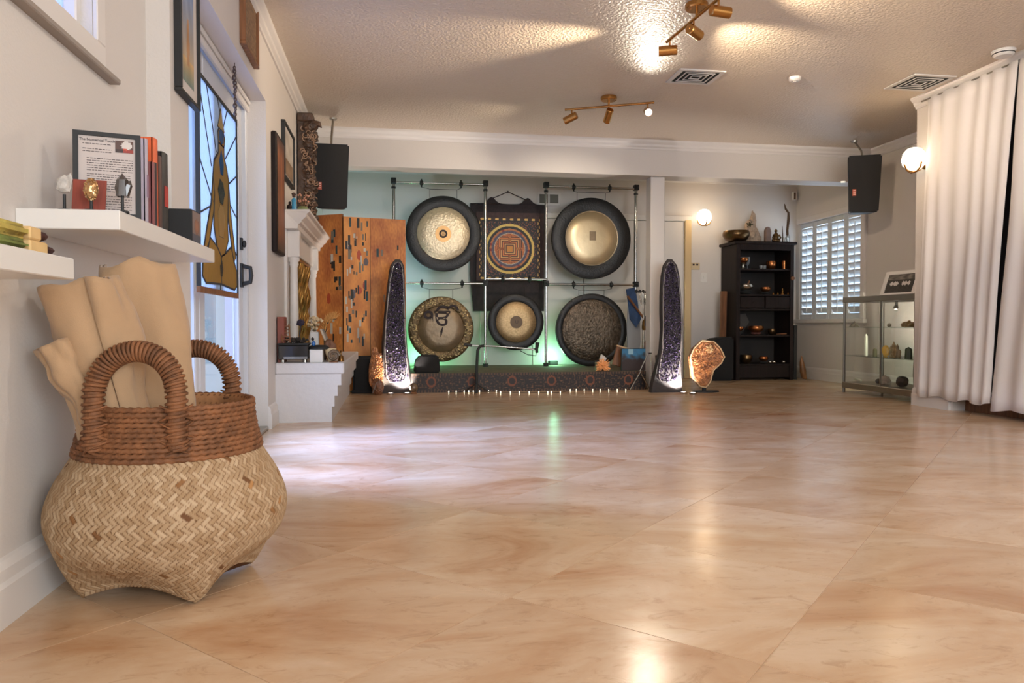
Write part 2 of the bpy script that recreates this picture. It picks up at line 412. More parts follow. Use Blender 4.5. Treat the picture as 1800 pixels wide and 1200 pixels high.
# small frosted window on the near left wall
wn = thing('window_1', None, None, (WN, (WY0+WY1)/2, WZ0)); tag(wn, kind='structure')
for (y0, y1, z0, z1, nm) in ((WY0-.07, WY1+.06, WZ0-.075, WZ0+.0, 'window_casing'), (WY1, WY1+.06, WZ0, WZ1+.07, 'window_casing'), (WY0-.07, WY0, WZ0, WZ1+.07, 'window_casing'), (WY0, WY1, WZ1, WZ1+.07, 'window_casing')):
    MB().box(WN, WN+.014, y0, y1, z0, z1).build(nm, M['trim'], wn, bevel=.003)
for (y0, y1, z0, z1) in ((WY0, WY1, WZ0, WZ0+.03), (WY0, WY1, WZ1-.03, WZ1), (WY0, WY0+.03, WZ0, WZ1), (WY1-.03, WY1, WZ0, WZ1)):
    MB().box(WN-.09, WN-.03, y0, y1, z0, z1).build('window_sash', M['trim'], wn, bevel=.004)
MB().box(WN-.02, WN+.03, WY0-.09, WY1+.13, WZ0-.085, WZ0-.068).build('window_sill', mat('grey sill edge', S(150, 138, 128), .5), wn, bevel=.003)
MB().box(WN-.07, WN-.062, WY0+.02, WY1-.02, WZ0+.02, WZ1-.02).build('pane', mat_frost('frosted pane', S(190, 195, 205), .75, .6, 60), wn)
# plantation shutters in the right wall
wsn = thing('window_2', None, None, (XR, 7.67, SZ0)); tag(wsn, kind='structure')
M['shut'] = mat('shutter paint', S(214, 218, 220), .4)
MB().box(XR-.03, XR, SY0-.07, SY1+.02, SZ1, SZ1+.07).build('window_casing', M['trim'], wsn, bevel=.005)
MB().box(XR-.03, XR, SY0-.07, SY0, SZ0, SZ1).build('window_casing', M['trim'], wsn, bevel=.005)
MB().box(XR-.05, XR, SY0-.09, SY1+.04, SZ0-.045, SZ0).build('window_sill', M['trim'], wsn, bevel=.005)
PW = (SY1-SY0)/4
slat = None
for k in range(4):
    a, b = SY0+k*PW, SY0+(k+1)*PW
    for y0, y1 in ((a, a+.045), (b-.045, b)): MB().box(XR+.01, XR+.045, y0+.001, y1-.001, SZ0, SZ1).build('stile', M['shut'], wsn, bevel=.004)
    for z0, z1 in ((SZ0, SZ0+.06), (SZ1-.06, SZ1)): MB().box(XR+.01, XR+.045, a+.045, b-.045, z0, z1).build('shutter_rail', M['shut'], wsn, bevel=.004)
    n = 13; hz = (SZ1-SZ0-.12)/n
    for i in range(n):
        z = SZ0+.06+hz*(i+.5); t = R(58)
        mb = MB(Matrix.Translation((XR+.028, 0, z)) @ Matrix.Rotation(t, 4, 'Y'))
        mb.prism([(-.042, 0), (-.025, .006), (.025, .006), (.042, 0), (.025, -.006), (-.025, -.006)], lambda p, q2, h: (p, h, q2), a+.047, b-.047)
        mb.build('slat', M['shut'], wsn)
    MB().cyl((XR-.006, a+PW*.42, SZ0+.08), (XR-.006, a+PW*.42, SZ1-.1), .006, n=8).build('tilt_rod', M['shut'], wsn)
# glazed doors in the left recess
dl = thing('door_1', None, None, (-.9, 3.82, 0)); tag(dl, kind='structure')
M['doorpaint'] = mat('door paint', S(206, 208, 212), .35)
for (y0, y1, z0, z1) in ((DY0, DY0+.05, 0, DZ), (DY1-.05, DY1, 0, DZ), (DY0, DY1, DZ-.05, DZ)): MB().box(-.93, -.86, y0, y1, z0, z1).build('door_jamb', M['doorpaint'], dl, bevel=.004)
MB().box(-.87, -.845, DY0, DY1, DZ-.075, DZ-.04).build('head_trim', M['trim'], dl, bevel=.006)
MB().box(-.86, -.84, DY0, DY1, DZ-.03, DZ-.005).build('head_trim', M['trim'], dl, bevel=.006)
for (a, b, st) in ((DY0+.05, 3.62, .07), (3.63, DY1-.05, .1)):
    for y0, y1 in ((a, a+st), (b-st, b)): MB().box(-.925, -.885, y0, y1, .02, DZ-.06).build('stile', M['doorpaint'], dl, bevel=.006)
    MB().box(-.925, -.885, a+st, b-st, .02, .24).build('bottom_rail', M['doorpaint'], dl, bevel=.006)
    MB().box(-.925, -.885, a+st, b-st, DZ-.2, DZ-.06).build('top_rail', M['doorpaint'], dl, bevel=.006)
    MB().box(-.908, -.902, a+st, b-st, .24, DZ-.2).build('pane', M['glass'], dl)
MB().box(-1.0, -.75, DY0, DY1, -.001, .02).build('threshold', M['steel'], dl, bevel=.004)
hd = MB().box(-.885, -.872, 4.555, 4.6, .86, 1.0).box(-.885, -.872, 4.56, 4.595, 1.08, 1.15)
hd.tube([(-.872, 4.577, .88), (-.83, 4.577, .89), (-.825, 4.577, .93), (-.83, 4.577, .975), (-.872, 4.577, .985)], .013, 8); hd.ball((-.862, 4.577, 1.115), (.012, .014, .022), 10, 6)
hd.build('door_handle', M['black'], dl)
# a terrace outside the doors and the shutter window
MB().box(-4.5, -1.35, 1.5, 6, -.12, -.06).build('terrace', mat('terrace paving', S(150, 160, 175), .8), kind='structure')
# ------------------------------------------------------------------ track lights
M['bulb'] = mat('lit lamp face', (1, 1, 1), .5, emit=(1, .93, .84), estr=9)
def track(label, mount, ends, heads, color=WHITE):
    t = thing('track_light', label, 'track light', (mount[0], mount[1], H), 'brass track lights on the ceiling')
    MB().lathe([(.002, H-.001), (.06, H-.001), (.064, H-.008), (.064, H-.026), (.058, H-.032), (.002, H-.032)], 28, (mount[0], mount[1], 0)).build('canopy', M['brass'], t, smooth=40)
    zb = H-.075
    MB().cyl((mount[0], mount[1], H-.03), (mount[0], mount[1], zb), .008, n=10).build('stem', M['brass'], t, smooth=40)
    a, b = Vector((*ends[0], zb)), Vector((*ends[1], zb))
    MB().cyl(a, b, .009, n=10).build('bar', M['brass'], t, smooth=40)
    for (k, aim, pw, ang) in heads:
        p = a.lerp(b, k); d = Vector(aim).normalized()
        top = p+Vector((0, 0, -.01)); c = top+Vector((0, 0, -.055))
        sp = MB().cyl(top+Vector((0, 0, .012)), c+Vector((0, 0, .01)), .006, n=8).build('arm', M['brass'], t)
        M4 = Matrix.Translation(c+d*.01) @ d.to_track_quat('Z', 'Y').to_matrix().to_4x4()
        hd = MB(M4).lathe([(.002, -.055), (.024, -.055), (.029, -.05), (.029, .055), (.026, .055), (.026, .04)], 20).build('lamp_head', M['brass'], t, smooth=40)
        MB(M4).lathe([(.0005, .05), (.0262, .05)], 20).build('lamp_face', M['bulb'], hd)
        f = c+d*.085
        light('track_lamp', 'SPOT', f, pw, color, f+d, .03, ang, .8)
T1 = [onZ(993, 193, H-.075), onZ(1150, 180, H-.075)]
T2 = [onZ(1172, 74, H-.075), onZ(1275, -12, H-.075)]
tc1, tc2 = onZ(1072, 178, H), onZ(1226, 14, H)
c1 = T1[0].lerp(T1[1], .5); c2 = T2[0].lerp(T2[1], .55)
track('brass track light with three heads nearer the gong wall, one lamp shining at the viewer', c1.xy, (T1[0].xy, T1[1].xy),
      ((.08, (-.75, .5, -.32), 36, 90), (.5, (-.05, .7, -.62), 46, 100), (.93, (-.22, -.95, -.40), 40, 96)), (1, .86, .68))
track('brass track light with angled bar at the top edge, beside the square air vent', c2.xy, (T2[0].xy, T2[1].xy),
      ((.06, (-.93, .34, -.02), 120, 50), (.5, (.8, .6, -.08), 110, 66), (.9, (.97, .1, -.03), 70, 60)), (1, .80, .58))
track('unseen brass track light added behind the viewer as fill light', (1.8, 1.6), ((1.45, 1.7), (2.15, 1.5)),
      ((.08, (-.85, .15, -.5), 28, 130), (.5, (.1, .6, -.75), 32, 130), (.93, (.8, .4, -.4), 30, 130)), (1, .93, .86))  # extra track out of view, added to fill the near room with light

# ------------------------------------------------------------------ ceiling vents and detectors
M['ventdark'] = mat('vent dark', S(26, 27, 22), .8)
def vent(label, c, sx, sy):
    t = thing('air_vent', label, 'air vent', (c[0], c[1], H), 'ceiling air vents')
    def ring(a, wd, z0, z1, nm, m):
        mb = MB()
        for (x0, x1, y0, y1) in ((-a*sx, a*sx, -a*sy, -a*sy+wd), (-a*sx, a*sx, a*sy-wd, a*sy), (-a*sx, -a*sx+wd, -a*sy+wd, a*sy-wd), (a*sx-wd, a*sx, -a*sy+wd, a*sy-wd)):
            mb.box(c[0]+x0, c[0]+x1, c[1]+y0, c[1]+y1, z0, z1)
        mb.build(nm, m, t)
    MB().box(c[0]-sx, c[0]+sx, c[1]-sy, c[1]+sy, H-.008, H-.001).build('backing', M['ventdark'], t)  # raised backing, coloured dark for the shade in the louver gaps
    ring(1.12, .03, H-.010, H-.001, 'frame', M['trim'])
    for a in (.74, .5, .26): ring(a, .009, H-.0115, H-.008, 'louver', M['trim'])
v1, v2 = onZ(1222, 134, H), onZ(1676, 145, H)
vent('square ceiling air vent with nested louvers beside the track light', v1, .15, .13)
vent('square ceiling air vent above the white curtain', (3.83, 4.93), .15, .15)
sm = onZ(1750, 108, H); sm.x = 3.93; sm.y = 4.28
t = thing('smoke_detector', 'round white smoke detector on ceiling above the curtain', 'smoke detector', (sm.x, sm.y, H))
MB().lathe([(.001, H-.04), (.05, H-.04), (.062, H-.03), (.066, H-.012), (.07, H-.01), (.07, H-.001)], 28, (sm.x, sm.y, 0)).build('body', M['white'], t, smooth=35)
MB().lathe([(.064, H-.026), (.0655, H-.022), (.064, H-.018)], 28, (sm.x, sm.y, 0)).build('slot', M['ventdark'], t)
dt = onZ(1397, 136, H)
t = thing('motion_detector', 'small round white detector alone on mid ceiling', 'detector', (dt.x, dt.y, H))
MB().lathe([(.001, H-.03), (.03, H-.03), (.042, H-.02), (.045, H-.001)], 22, (dt.x, dt.y, 0)).build('body', M['white'], t, smooth=35)
MB().lathe([(.001, H-.036), (.01, H-.034), (.012, H-.03)], 12, (dt.x, dt.y, 0)).build('lens', M['trim'], t)

# ------------------------------------------------------------------ pictures on the left wall
def wall_picture(name, label, x, y0, y1, z0, z1, th, fw, fm, fn, nx=24, ny=30, matw=.04, group=None, art_m=None):
    t = thing(name, label, 'picture', (x, (y0+y1)/2, z0), group)
    for (a, b, c, d) in ((y0, y1, z0, z0+fw), (y0, y1, z1-fw, z1), (y0, y0+fw, z0+fw, z1-fw), (y1-fw, y1, z0+fw, z1-fw)):
        MB().box(x, x+th, a, b, c, d).build('frame_bar', fm, t, bevel=.002)
    MB().box(x, x+th*.55, y0+fw, y1-fw, z0+fw, z1-fw).build('mat_board', M['paper'], t)
    printed('art_print', t, (x+th*.55, y0+fw+matw, z0+fw+matw), (0, y1-y0-2*fw-2*matw, 0), (0, 0, z1-z0-2*fw-2*matw), nx, ny, fn, M['print'])
    return t
def lerp3(a, b, k): return tuple(x+(y-x)*k for x, y in zip(a, b))
def art1(s, t):
    n = noise.noise((s*4, t*5, 1.2))*18
    c = lerp3((196, 160, 110), (120, 140, 176), t) if t > .25 else lerp3((110, 128, 120), (196, 160, 110), t*4)
    if .35 < s < .62 and .2 < t < .7 and abs(s-.48) < .14*(1-abs(t-.4)*1.6): c = (176, 132, 92)
    return tuple(max(0, min(255, x+n)) for x in c)
wall_picture('framed_picture', 'black framed painting of a pale sky hanging over the glazed doors edge', WL, 2.765, 3.03, 1.46, 1.92, .026, .014, M['black'], art1, matw=.045)
def art2(s, t):
    k = noise.noise((s*10, t*22, 4.))*.5+.5; k2 = noise.noise((s*30, t*14, 9.))
    return lerp3((96, 70, 50), (176, 140, 100), k+.3*k2)
wall_picture('framed_picture', 'brown framed panel with twisted wood pattern high on the left wall', WL, 3.91, 4.3, 2.05, 2.38, .03, .016, M['wood'], art2, matw=.004)
def art3(s, t):
    k = noise.noise((s*3, t*4, 2.))*.5+.5
    return lerp3((150, 140, 128), (205, 196, 184), min(1, k+.2)) if t > .35 else lerp3((104, 84, 66), (170, 140, 112), k)
wall_picture('framed_picture', 'black framed faded picture hanging above the fireplace mantel', WL, 5.3, 5.82, 1.66, 2.05, .028, .018, M['black'], art3, matw=.02)
t = thing('rustic_artwork', 'rustic dark wood panel painted rust orange, hanging before the fireplace', 'wall panel', (WL, 5.08, 1.1))
MB().box(WL, WL+.035, 4.86, 5.22, 1.1, 1.86).build('panel_board', M['darkwood'], t, bevel=.008)
def art4(s, t):
    k = noise.noise((s*9, t*2.5, 7.))*.5+.5; e = min(s, 1-s, t, 1-t)
    return lerp3((70, 44, 30), lerp3((92, 54, 36), (178, 108, 64), k), min(1, e*7))
printed('painted_face', t, (WL+.035, 4.88, 1.12), (0, .32, 0), (0, 0, .72), 26, 44, art4, M['print'])

# ------------------------------------------------------------------ stained glass panel hanging in the doorway
t = thing('stained_glass_panel', 'stained glass panel of a golden seated figure hanging on chains in the doorway', 'stained glass', (-.8, 3.66, .775))
GY0, GY1, GZ0, GZ1, GX = 3.265, 4.045, .775, 1.70, -.8
gp = lambda a, b, h: (GX+h, GY0+a*(GY1-GY0), GZ0+b*(GZ1-GZ0))
M['gl_pale'] = mat_frost('pale rippled glass', (.58, .64, .66), .62, .5, 70)
M['gl_gold'] = mat_frost('amber glass', (.50, .29, .07), .45, .25, 30)
M['gl_blue'] = mat_frost('blue glass', (.03, .22, .62), .7, .2, 30)
M['gl_dark'] = mat_frost('dark green glass', (.035, .05, .045), .4, .2, 30)
M['gl_yel'] = mat_frost('yellow glass', (.72, .52, .2), .6, .2, 30)
M['lead'] = mat('lead came', S(40, 38, 36), .6)
for (a, b, c, d) in ((0, 1, 0, .028), (0, 1, .985, 1), (0, .02, .028, .985), (.98, 1, .028, .985)):
    MB().prism([(a, c), (b, c), (b, d), (a, d)], gp, -.008, .008).build('frame_strip', M['wood'] if c == 0 else M['lead'], t)
MB().prism([(.02, .028), (.98, .028), (.98, .985), (.02, .985)], gp, -.002, .002).build('background_pane', M['gl_pale'], t)
FIG = [('body_pane', 'gl_gold', [(.42,.24),(.34,.34),(.36,.5),(.33,.58),(.36,.66),(.44,.7),(.47,.72),(.47,.77),(.62,.77),(.62,.72),(.68,.68),(.74,.62),(.72,.5),(.7,.4),(.72,.3),(.62,.22),(.52,.2)]),
       ('leg_pane', 'gl_gold', [(.52,.2),(.62,.22),(.8,.27),(.96,.15),(.97,.07),(.9,.045),(.52,.06)]),
       ('leg_pane', 'gl_gold', [(.52,.2),(.42,.24),(.26,.27),(.08,.16),(.07,.08),(.15,.05),(.52,.06)]),
       ('arm_pane', 'gl_gold', [(.33,.58),(.28,.44),(.17,.3),(.1,.2),(.17,.18),(.25,.28),(.34,.42),(.36,.5)]),
       ('arm_pane', 'gl_gold', [(.74,.62),(.79,.46),(.87,.33),(.94,.22),(.88,.19),(.8,.3),(.72,.42),(.72,.5)]),
       ('head_pane', 'gl_gold', [(.47,.77),(.46,.82),(.5,.85),(.6,.85),(.64,.82),(.62,.77)]),
       ('crown_pane', 'gl_yel', [(.46,.85),(.5,.89),(.54,.95),(.58,.89),(.63,.85),(.55,.845)]),
       ('face_pane', 'gl_blue', [(.5,.79),(.49,.83),(.55,.85),(.61,.83),(.6,.79),(.55,.775)]),
       ('gem_pane', 'gl_blue', [(.52,.62),(.49,.68),(.54,.74),(.6,.68),(.58,.62)]),
       ('chest_pane', 'gl_dark', [(.5,.47),(.45,.53),(.5,.59),(.58,.58),(.62,.53),(.57,.47)]),
       ('sash_pane', 'gl_yel', [(.47,.3),(.45,.42),(.5,.46),(.58,.46),(.62,.4),(.58,.3)]),
       ('foot_pane', 'gl_dark', [(.5,.1),(.49,.15),(.53,.18),(.56,.14),(.54,.1)])]
for nm, mm, poly in FIG:
    big = nm in ('body_pane', 'leg_pane', 'arm_pane', 'head_pane')
    p = MB().prism(poly, gp, -.004 if big else -.006, .004 if big else .006).build(nm, M[mm], t)
    MB().tube([gp(a, b, 0) for a, b in poly], .0065 if big else .005, 6, closed=True).build('lead_came', M['lead'], p)
for pl_ in ([(.02,.97),(.3,.62)], [(.02,.62),(.33,.45)], [(.2,.985),(.42,.71)], [(.46,.985),(.53,.93)], [(.72,.985),(.6,.86)], [(.98,.9),(.66,.72)], [(.98,.68),(.74,.6)], [(.98,.45),(.78,.5)], [(.02,.36),(.26,.42)], [(.98,.24),(.92,.26)], [(.5,.06),(.5,.028)], [(.52,.2),(.53,.06)]):
    MB().tube([gp(a, b, 0) for a, b in pl_], .005, 6).build('lead_came', M['lead'], t)
M['bead'] = mat('dark beads', S(74, 58, 56), .4)
for y, r0 in ((3.275, .006), (4.03, .009)):
    mb = MB(); rnd = random.Random(3); z = GZ1
    while z < DZ-.03:
        r = r0*(.6+rnd.random()*.9); mb.ball((GX+rnd.uniform(-.003, .003), y+rnd.uniform(-.006, .006), z+r), (r, r, r*1.2), 8, 6); z += r*1.9
    mb.cyl((GX, y, GZ1-.01), (GX, y, DZ), .002, n=6)
    mb.build('hanging_chain', M['bead'], t)

# ------------------------------------------------------------------ floating shelves and what stands on them
MB().box(WN, -.612, 1.81, 2.719, .855, .90).build('floating_shelf', M['white'], loc=(WN, 2.26, .855), bevel=.002, label='longer white floating shelf holding the framed letter and books', cat='shelf')
MB().box(WN, -.612, .55, 1.562, .727, .768).build('floating_shelf', M['white'], loc=(WN, 1.06, .727), bevel=.002, label='lower white floating shelf holding the cloth bundle', cat='shelf')
ZS = .90
# framed letter: leaning a little, facing the camera
o = Vector((-.757, 1.93, ZS+.001)); ux = Vector((.141, .04, 0)); hgt = .208
n_ = Vector((ux.y, -ux.x, 0)).normalized(); uy = (Vector((0, 0, hgt))-n_*.012)
t = thing('framed_letter', 'black framed printed letter with a small photo standing on the shelf', 'picture frame', o+ux*.5)
def slab(mb, o, ux, uy, nn, a0, a1, b0, b1, h0, h1):
    f = lambda a, b, h: o+ux*a+uy*b+nn*h
    return mb.prism([(a0, b0), (a1, b0), (a1, b1), (a0, b1)], f, h0, h1)
nn = ux.cross(uy).normalized()
for (a0, a1, b0, b1) in ((0, 1, 0, .05), (0, 1, .95, 1), (0, .08, .05, .95), (.92, 1, .05, .95)): slab(MB(), o, ux, uy, nn, a0, a1, b0, b1, -.008, .006).build('frame_bar', M['black'], t)
slab(MB(), o, ux, uy, nn, .08, .92, .05, .95, -.006, .001).build('page', mat('letter paper', S(196, 184, 178), .7), t)
F_ = lambda a, b: o+ux*a+uy*b+nn*.0016
def bars(mb, rows):
    for a0, a1, b in rows:
        x = a0; rnd = random.Random(int(b*1000))
        while x < a1:
            l = rnd.uniform(.02, .07); e = min(a1, x+l)
            slab(mb, o, ux, uy, nn, x, e, b-.0035, b+.0035, .001, .0014); x = e+.012
    return mb
bars(MB(), [(.14, .56, .86), (.14, .56, .80), (.14, .56, .77)]+[(.2, .88, .69-.028*i) for i in range(6)]+[(.2, .84, .505-.028*i) for i in range(8)]+[(.2, .86, .25-.03*i) for i in range(6)]).build('printed_lines', M['ink'], t)
lettering('The Numerical Touch', .0086, frameM(F_(.355, .905), ux, uy), M['ink'], t, 'title')
def ph(s, q_):
    e = ((s-.62)/.3)**2+((q_-.6)/.38)**2
    if e < 1: return (206, 196, 188) if q_ > .35-.2*(s-.5) else (196, 84, 60)
    return (90, 66, 58) if q_ > .25 else (150, 60, 48) if s > .4 else (60, 46, 44)
printed('small_photo', t, F_(.62, .78), ux*.27, uy*.14, 14, 11, ph, M['print'])
# red card leaning in front of the frame
o2 = Vector((-.748, 1.897, ZS+.001)); u2 = Vector((.070, .012, 0)); y2 = Vector((.0, .014, .084)); n2 = u2.cross(y2).normalized()
c_ = MB(); slab(c_, o2, u2, y2, n2, 0, 1, 0, 1, -.0015, .0015)
c_.build('red_card', mat('red brown card', S(150, 66, 48), .6, noise_amt=.3, nscale=14, stretch=(6, 6, .6)), loc=tuple(o2), label='rust red card leaning against the framed letter', cat='card')
# three mineral specimens on little black rods along the shelf end
def specimen(px, pv, Y, build_fn, label, m):
    p = onY(px, pv, Y); t = thing('mineral_specimen', label, 'crystal', (p.x, p.y, ZS), 'crystals on small rod stands')
    MB().cyl((p.x, p.y, ZS), (p.x, p.y, p.z-.02), .0035, n=8).lathe([(.0005, ZS+.005), (.014, ZS+.005), (.015, ZS)], 14, (p.x, p.y, 0)).build('rod_stand', M['black'], t)
    mb = MB(); build_fn(mb, p); mb.build('crystal', m, t)
def cry_clear(mb, p):
    mb.rock((p.x, p.y, p.z+.004), (.017, .012, .022), 3, .35, 2, 1.6); mb.spike((p.x+.004, p.y, p.z-.012), (p.x+.014, p.y, p.z+.03), .009)
def cry_gold(mb, p):
    mb.rock((p.x, p.y, p.z), (.015, .012, .024), 8, .25, 3, 4)
    r = random.Random(2)
    for _ in range(40):
        d = Vector((r.gauss(0, 1), r.gauss(0, 1), r.gauss(0, 1.6))).normalized(); b = Vector((d.x*.014, d.y*.011, d.z*.022)); mb.spike(Vector(p)+b, Vector(p)+b*1.25, .003, 5, rnd=r)
def cry_dark(mb, p):
    mb.spike((p.x, p.y, p.z-.02), (p.x, p.y, p.z+.034), .014); mb.spike((p.x+.006, p.y, p.z-.018), (p.x+.018, p.y, p.z+.018), .009); mb.spike((p.x-.004, p.y, p.z-.02), (p.x-.014, p.y, p.z+.01), .008)
specimen(113, 326, 1.85, cry_clear, 'clear white crystal on a black rod stand, left of the framed letter', mat('clear quartz', S(205, 198, 190), .15, noise_amt=.3, nscale=60, spec=.8))
specimen(160, 333, 1.85, cry_gold, 'brassy gold nugget on a black rod stand before the red card', mat('pyrite', S(190, 150, 104), .25, .8))
specimen(215, 330, 1.86, cry_dark, 'smoky dark crystal on a thin rod stand at the shelf corner', mat('smoky quartz', S(72, 64, 60), .08, spec=.8))
# books standing along the shelf
def book(y0, th, d, h, col, label, cov=None, lean=0, x1=-.655):
    t = thing('book', label, 'book', (x1-d/2, y0+th/2, ZS), 'books standing on the upper shelf')
    c = mat('cover', S(*col), .45, noise_amt=.15, nscale=20)
    x0 = x1-d
    MB().box(x0, x1-.004, y0, y0+.002, ZS, ZS+h).build('front_cover', c, t)
    MB().box(x0, x1-.004, y0+th-.002, y0+th, ZS, ZS+h).build('back_cover', c, t)
    sp = [( x1-.004, y0), (x1-.001, y0+th*.2), (x1, y0+th*.5), (x1-.001, y0+th*.8), (x1-.004, y0+th), (x1-.007, y0+th), (x1-.007, y0)]
    MB().prism(sp, lambda a, b, z: (a, b, z), ZS, ZS+h).build('spine', c, t, smooth=50)
    MB().box(x0+.004, x1-.008, y0+.0025, y0+th-.0025, ZS+.003, ZS+h-.003).build('pages', M['paper'], t)
    if cov: MB().box(x1-.0005, x1+.0006, y0+th*.2, y0+th*.8, ZS+h*.35, ZS+h*.6).build('spine_band', mat('spine band', S(*cov), .5), t)
book(2.14, .022, .12, .242, (186, 176, 190), 'tall pale lilac book, nearest to the framed letter', (150, 120, 140))
book(2.165, .02, .11, .185, (140, 84, 84), 'short mauve pink book between the lilac and black books', None, x1=-.645)
book(2.188, .016, .115, .188, (50, 40, 42), 'short thin black book beside the mauve book', None, x1=-.645)
book(2.207, .045, .11, .262, (232, 104, 56), 'tall bright orange book, the tallest one on the shelf', None)
book(2.256, .03, .12, .222, (84, 54, 48), 'dark brown book right of the orange book', None)
book(2.29, .058, .125, .242, (38, 36, 38), 'thick black book with red marks on its spine, last in the row', (176, 48, 40))
# small box with a portrait photo
t = thing('photo_box', 'small black box frame with a portrait photo at the shelf end', 'photo frame', (-.672, 2.60, ZS))
MB().box(-.715, -.642, 2.545, 2.66, ZS, ZS+.115).build('box_body', M['black'], t, bevel=.002)
def por(s, q_):
    e = ((s-.5)/.28)**2+((q_-.55)/.25)**2
    if e < 1: return lerp3((160, 110, 88), (120, 84, 70), e)
    if q_ < .32: return (84, 84, 96)
    return (128, 112, 108)
printed('portrait_photo', t, (-.642, 2.549, ZS+.004), (0, .107, 0), (0, 0, .107), 14, 16, por, M['print'])
# things on the lower shelf
ZL = .768
t = thing('folded_cloth', 'folded yellow green cloth bundle on the lower shelf', 'cloth', (-.68, 1.365, ZL))
for z0, z1, cc in ((0, .022, (120, 128, 62)), (.022, .048, (188, 168, 84))):
    mb = MB().box(-.735, -.63, 1.30, 1.43, ZL+z0, ZL+z1-.0005)
    mb.build('cloth_fold', mat('cloth fold', S(*cc), .9, noise_amt=.3, nscale=16, bump=.4, bscale=60), t, bevel=.009, seg=3, smooth=60)
M['palowood'] = mat('pale wood block', S(222, 186, 128), .7, noise_amt=.12, nscale=20)
M['char'] = mat('charred wood', S(74, 40, 34), .8, noise_amt=.5, nscale=80)
for k, (y0, y1, z0, lab) in enumerate(((1.432, 1.55, .0, 'pale wooden block with charred end, lower of the stacked pair'), (1.432, 1.525, .0235, 'pale wooden block with charred end, on top of the stacked pair'))):
    t = thing('wood_block', lab, 'wood block', (-.66, (y0+y1)/2, ZL+z0), 'charred wood blocks')
    MB().box(-.69, -.632, y0, y1-.05, ZL+z0, ZL+z0+.023).build('block_body', M['palowood'], t, bevel=.003)
    mb = MB().rock((-.661, y1-.03, ZL+z0+.0117), (.0305, .032, .0112), 5+k, .12, 2, 3); mb.build('charred_end', M['char'], t)

# ------------------------------------------------------------------ woven basket
BX, BY = -.545, 1.945
t = thing('woven_basket', 'large cream woven basket with brown rope rim and handles on the floor', 'basket', (BX, BY, 0))
prof = [(.0, .020), (.05, .022), (.1, .024), (.14, .022), (.165, .018), (.178, .026), (.19, .04), (.217, .072), (.247, .11), (.266, .15), (.272, .185), (.268, .22), (.252, .262), (.23, .3), (.208, .335), (.198, .352)]
RA = R(-60); NA, NV = 880, 130
def prof_at(k):
    x = k*(len(prof)-1); i = min(int(x), len(prof)-2); f = x-i
    p0, p1, p2, p3 = prof[max(i-1, 0)], prof[i], prof[i+1], prof[min(i+2, len(prof)-1)]
    cr = lambda a, b, c, d: .5*(2*b+(c-a)*f+(2*a-5*b+4*c-d)*f*f+(3*b-a-3*c+d)*f**3)
    return cr(p0[0], p1[0], p2[0], p3[0]), cr(p0[1], p1[1], p2[1], p3[1])
vs = []; cols = []; hv = []
arc = 0; last = None; rows = []
for j in range(NV+1):
    r, z = prof_at(.30+.70*j/NV); 
    if last: arc += math.hypot(r-last[0], z-last[1])
    last = (r, z); rows.append((max(r, .001), z, arc))
PD = .0125
def weave(th, s, r):
    # diagonal 2/2 twill: two families of strips at 45 degrees
    n = 104; a = th/(2*PI)*n; b = s/.0152
    p, q2 = a+b, a-b; ip, iq = math.floor(p), math.floor(q2); fp, fq = p-ip, q2-iq
    if (ip-iq) % 4 < 2: h = math.sin(PI*fq); idx = (0, iq % 997, (ip-iq) // 4)
    else: h = math.sin(PI*fp); idx = (1, ip % 997, (ip-iq) // 4)
    return min(1, h*1.8), idx
rc = random.Random(5); tint = {}
CREAM, BROWN = (192, 166, 134), (108, 72, 44)
for r, z, s in rows:
    sq = max(0, min(1, (.14-z)/.12)); sq = sq*sq*(3-2*sq)
    for i in range(NA):
        th = 2*PI*i/NA; h, idx = weave(th, s, r)
        if idx not in tint: tint[idx] = (rc.random(), rc.random() < .02)
        rel = (th-RA) % (PI/2)-PI/4          # square base turned with the feet: corners at rel = +-pi/4
        sqr = 1/max(abs(math.cos(rel)), .6); sqr = min(sqr, 1.30)  # radius of a square in this direction
        rad = r*((1-sq)+sq*(.86*sqr)); up = 0
        if z < .1: up = (.1-z)/.1*(.022*(1-((abs(rel)/(PI/4))**2.0)))-(.1-z)/.1*.024*(abs(rel)/(PI/4))**2.5
        rad += h*.0030
        zz = max(.001, z+up-.0)
        vs.append((BX+rad*math.cos(th), BY+rad*math.sin(th), zz))
        k, dk = tint[idx]; c = lerp3((162, 132, 98), CREAM, k) if not dk else lerp3(BROWN, (190, 140, 88), k)
        c = lerp3(BROWN, c, min(1, max(0, h*1.45-.1+.25*(k-.4)))); cols.append(S(*[max(0, min(255, x)) for x in c]))
fs = [(j*NA+i, j*NA+(i+1) % NA, (j+1)*NA+(i+1) % NA, (j+1)*NA+i) for j in range(NV) for i in range(NA)]
me = bpy.data.meshes.new('basket_body'); me.from_pydata([(x-BX, y-BY, z) for x, y, z in vs], [], fs+[tuple(range(NA-1, -1, -1))])
at = me.color_attributes.new('Col', 'FLOAT_COLOR', 'POINT'); at.data.foreach_set('color', [q for c in cols for q in c])
me.shade_smooth(); me.materials.append(mat_vc('woven strips', .75, spec=.25))
bo = bpy.data.objects.new('basket_body', me); COL.objects.link(bo); bo.parent = t
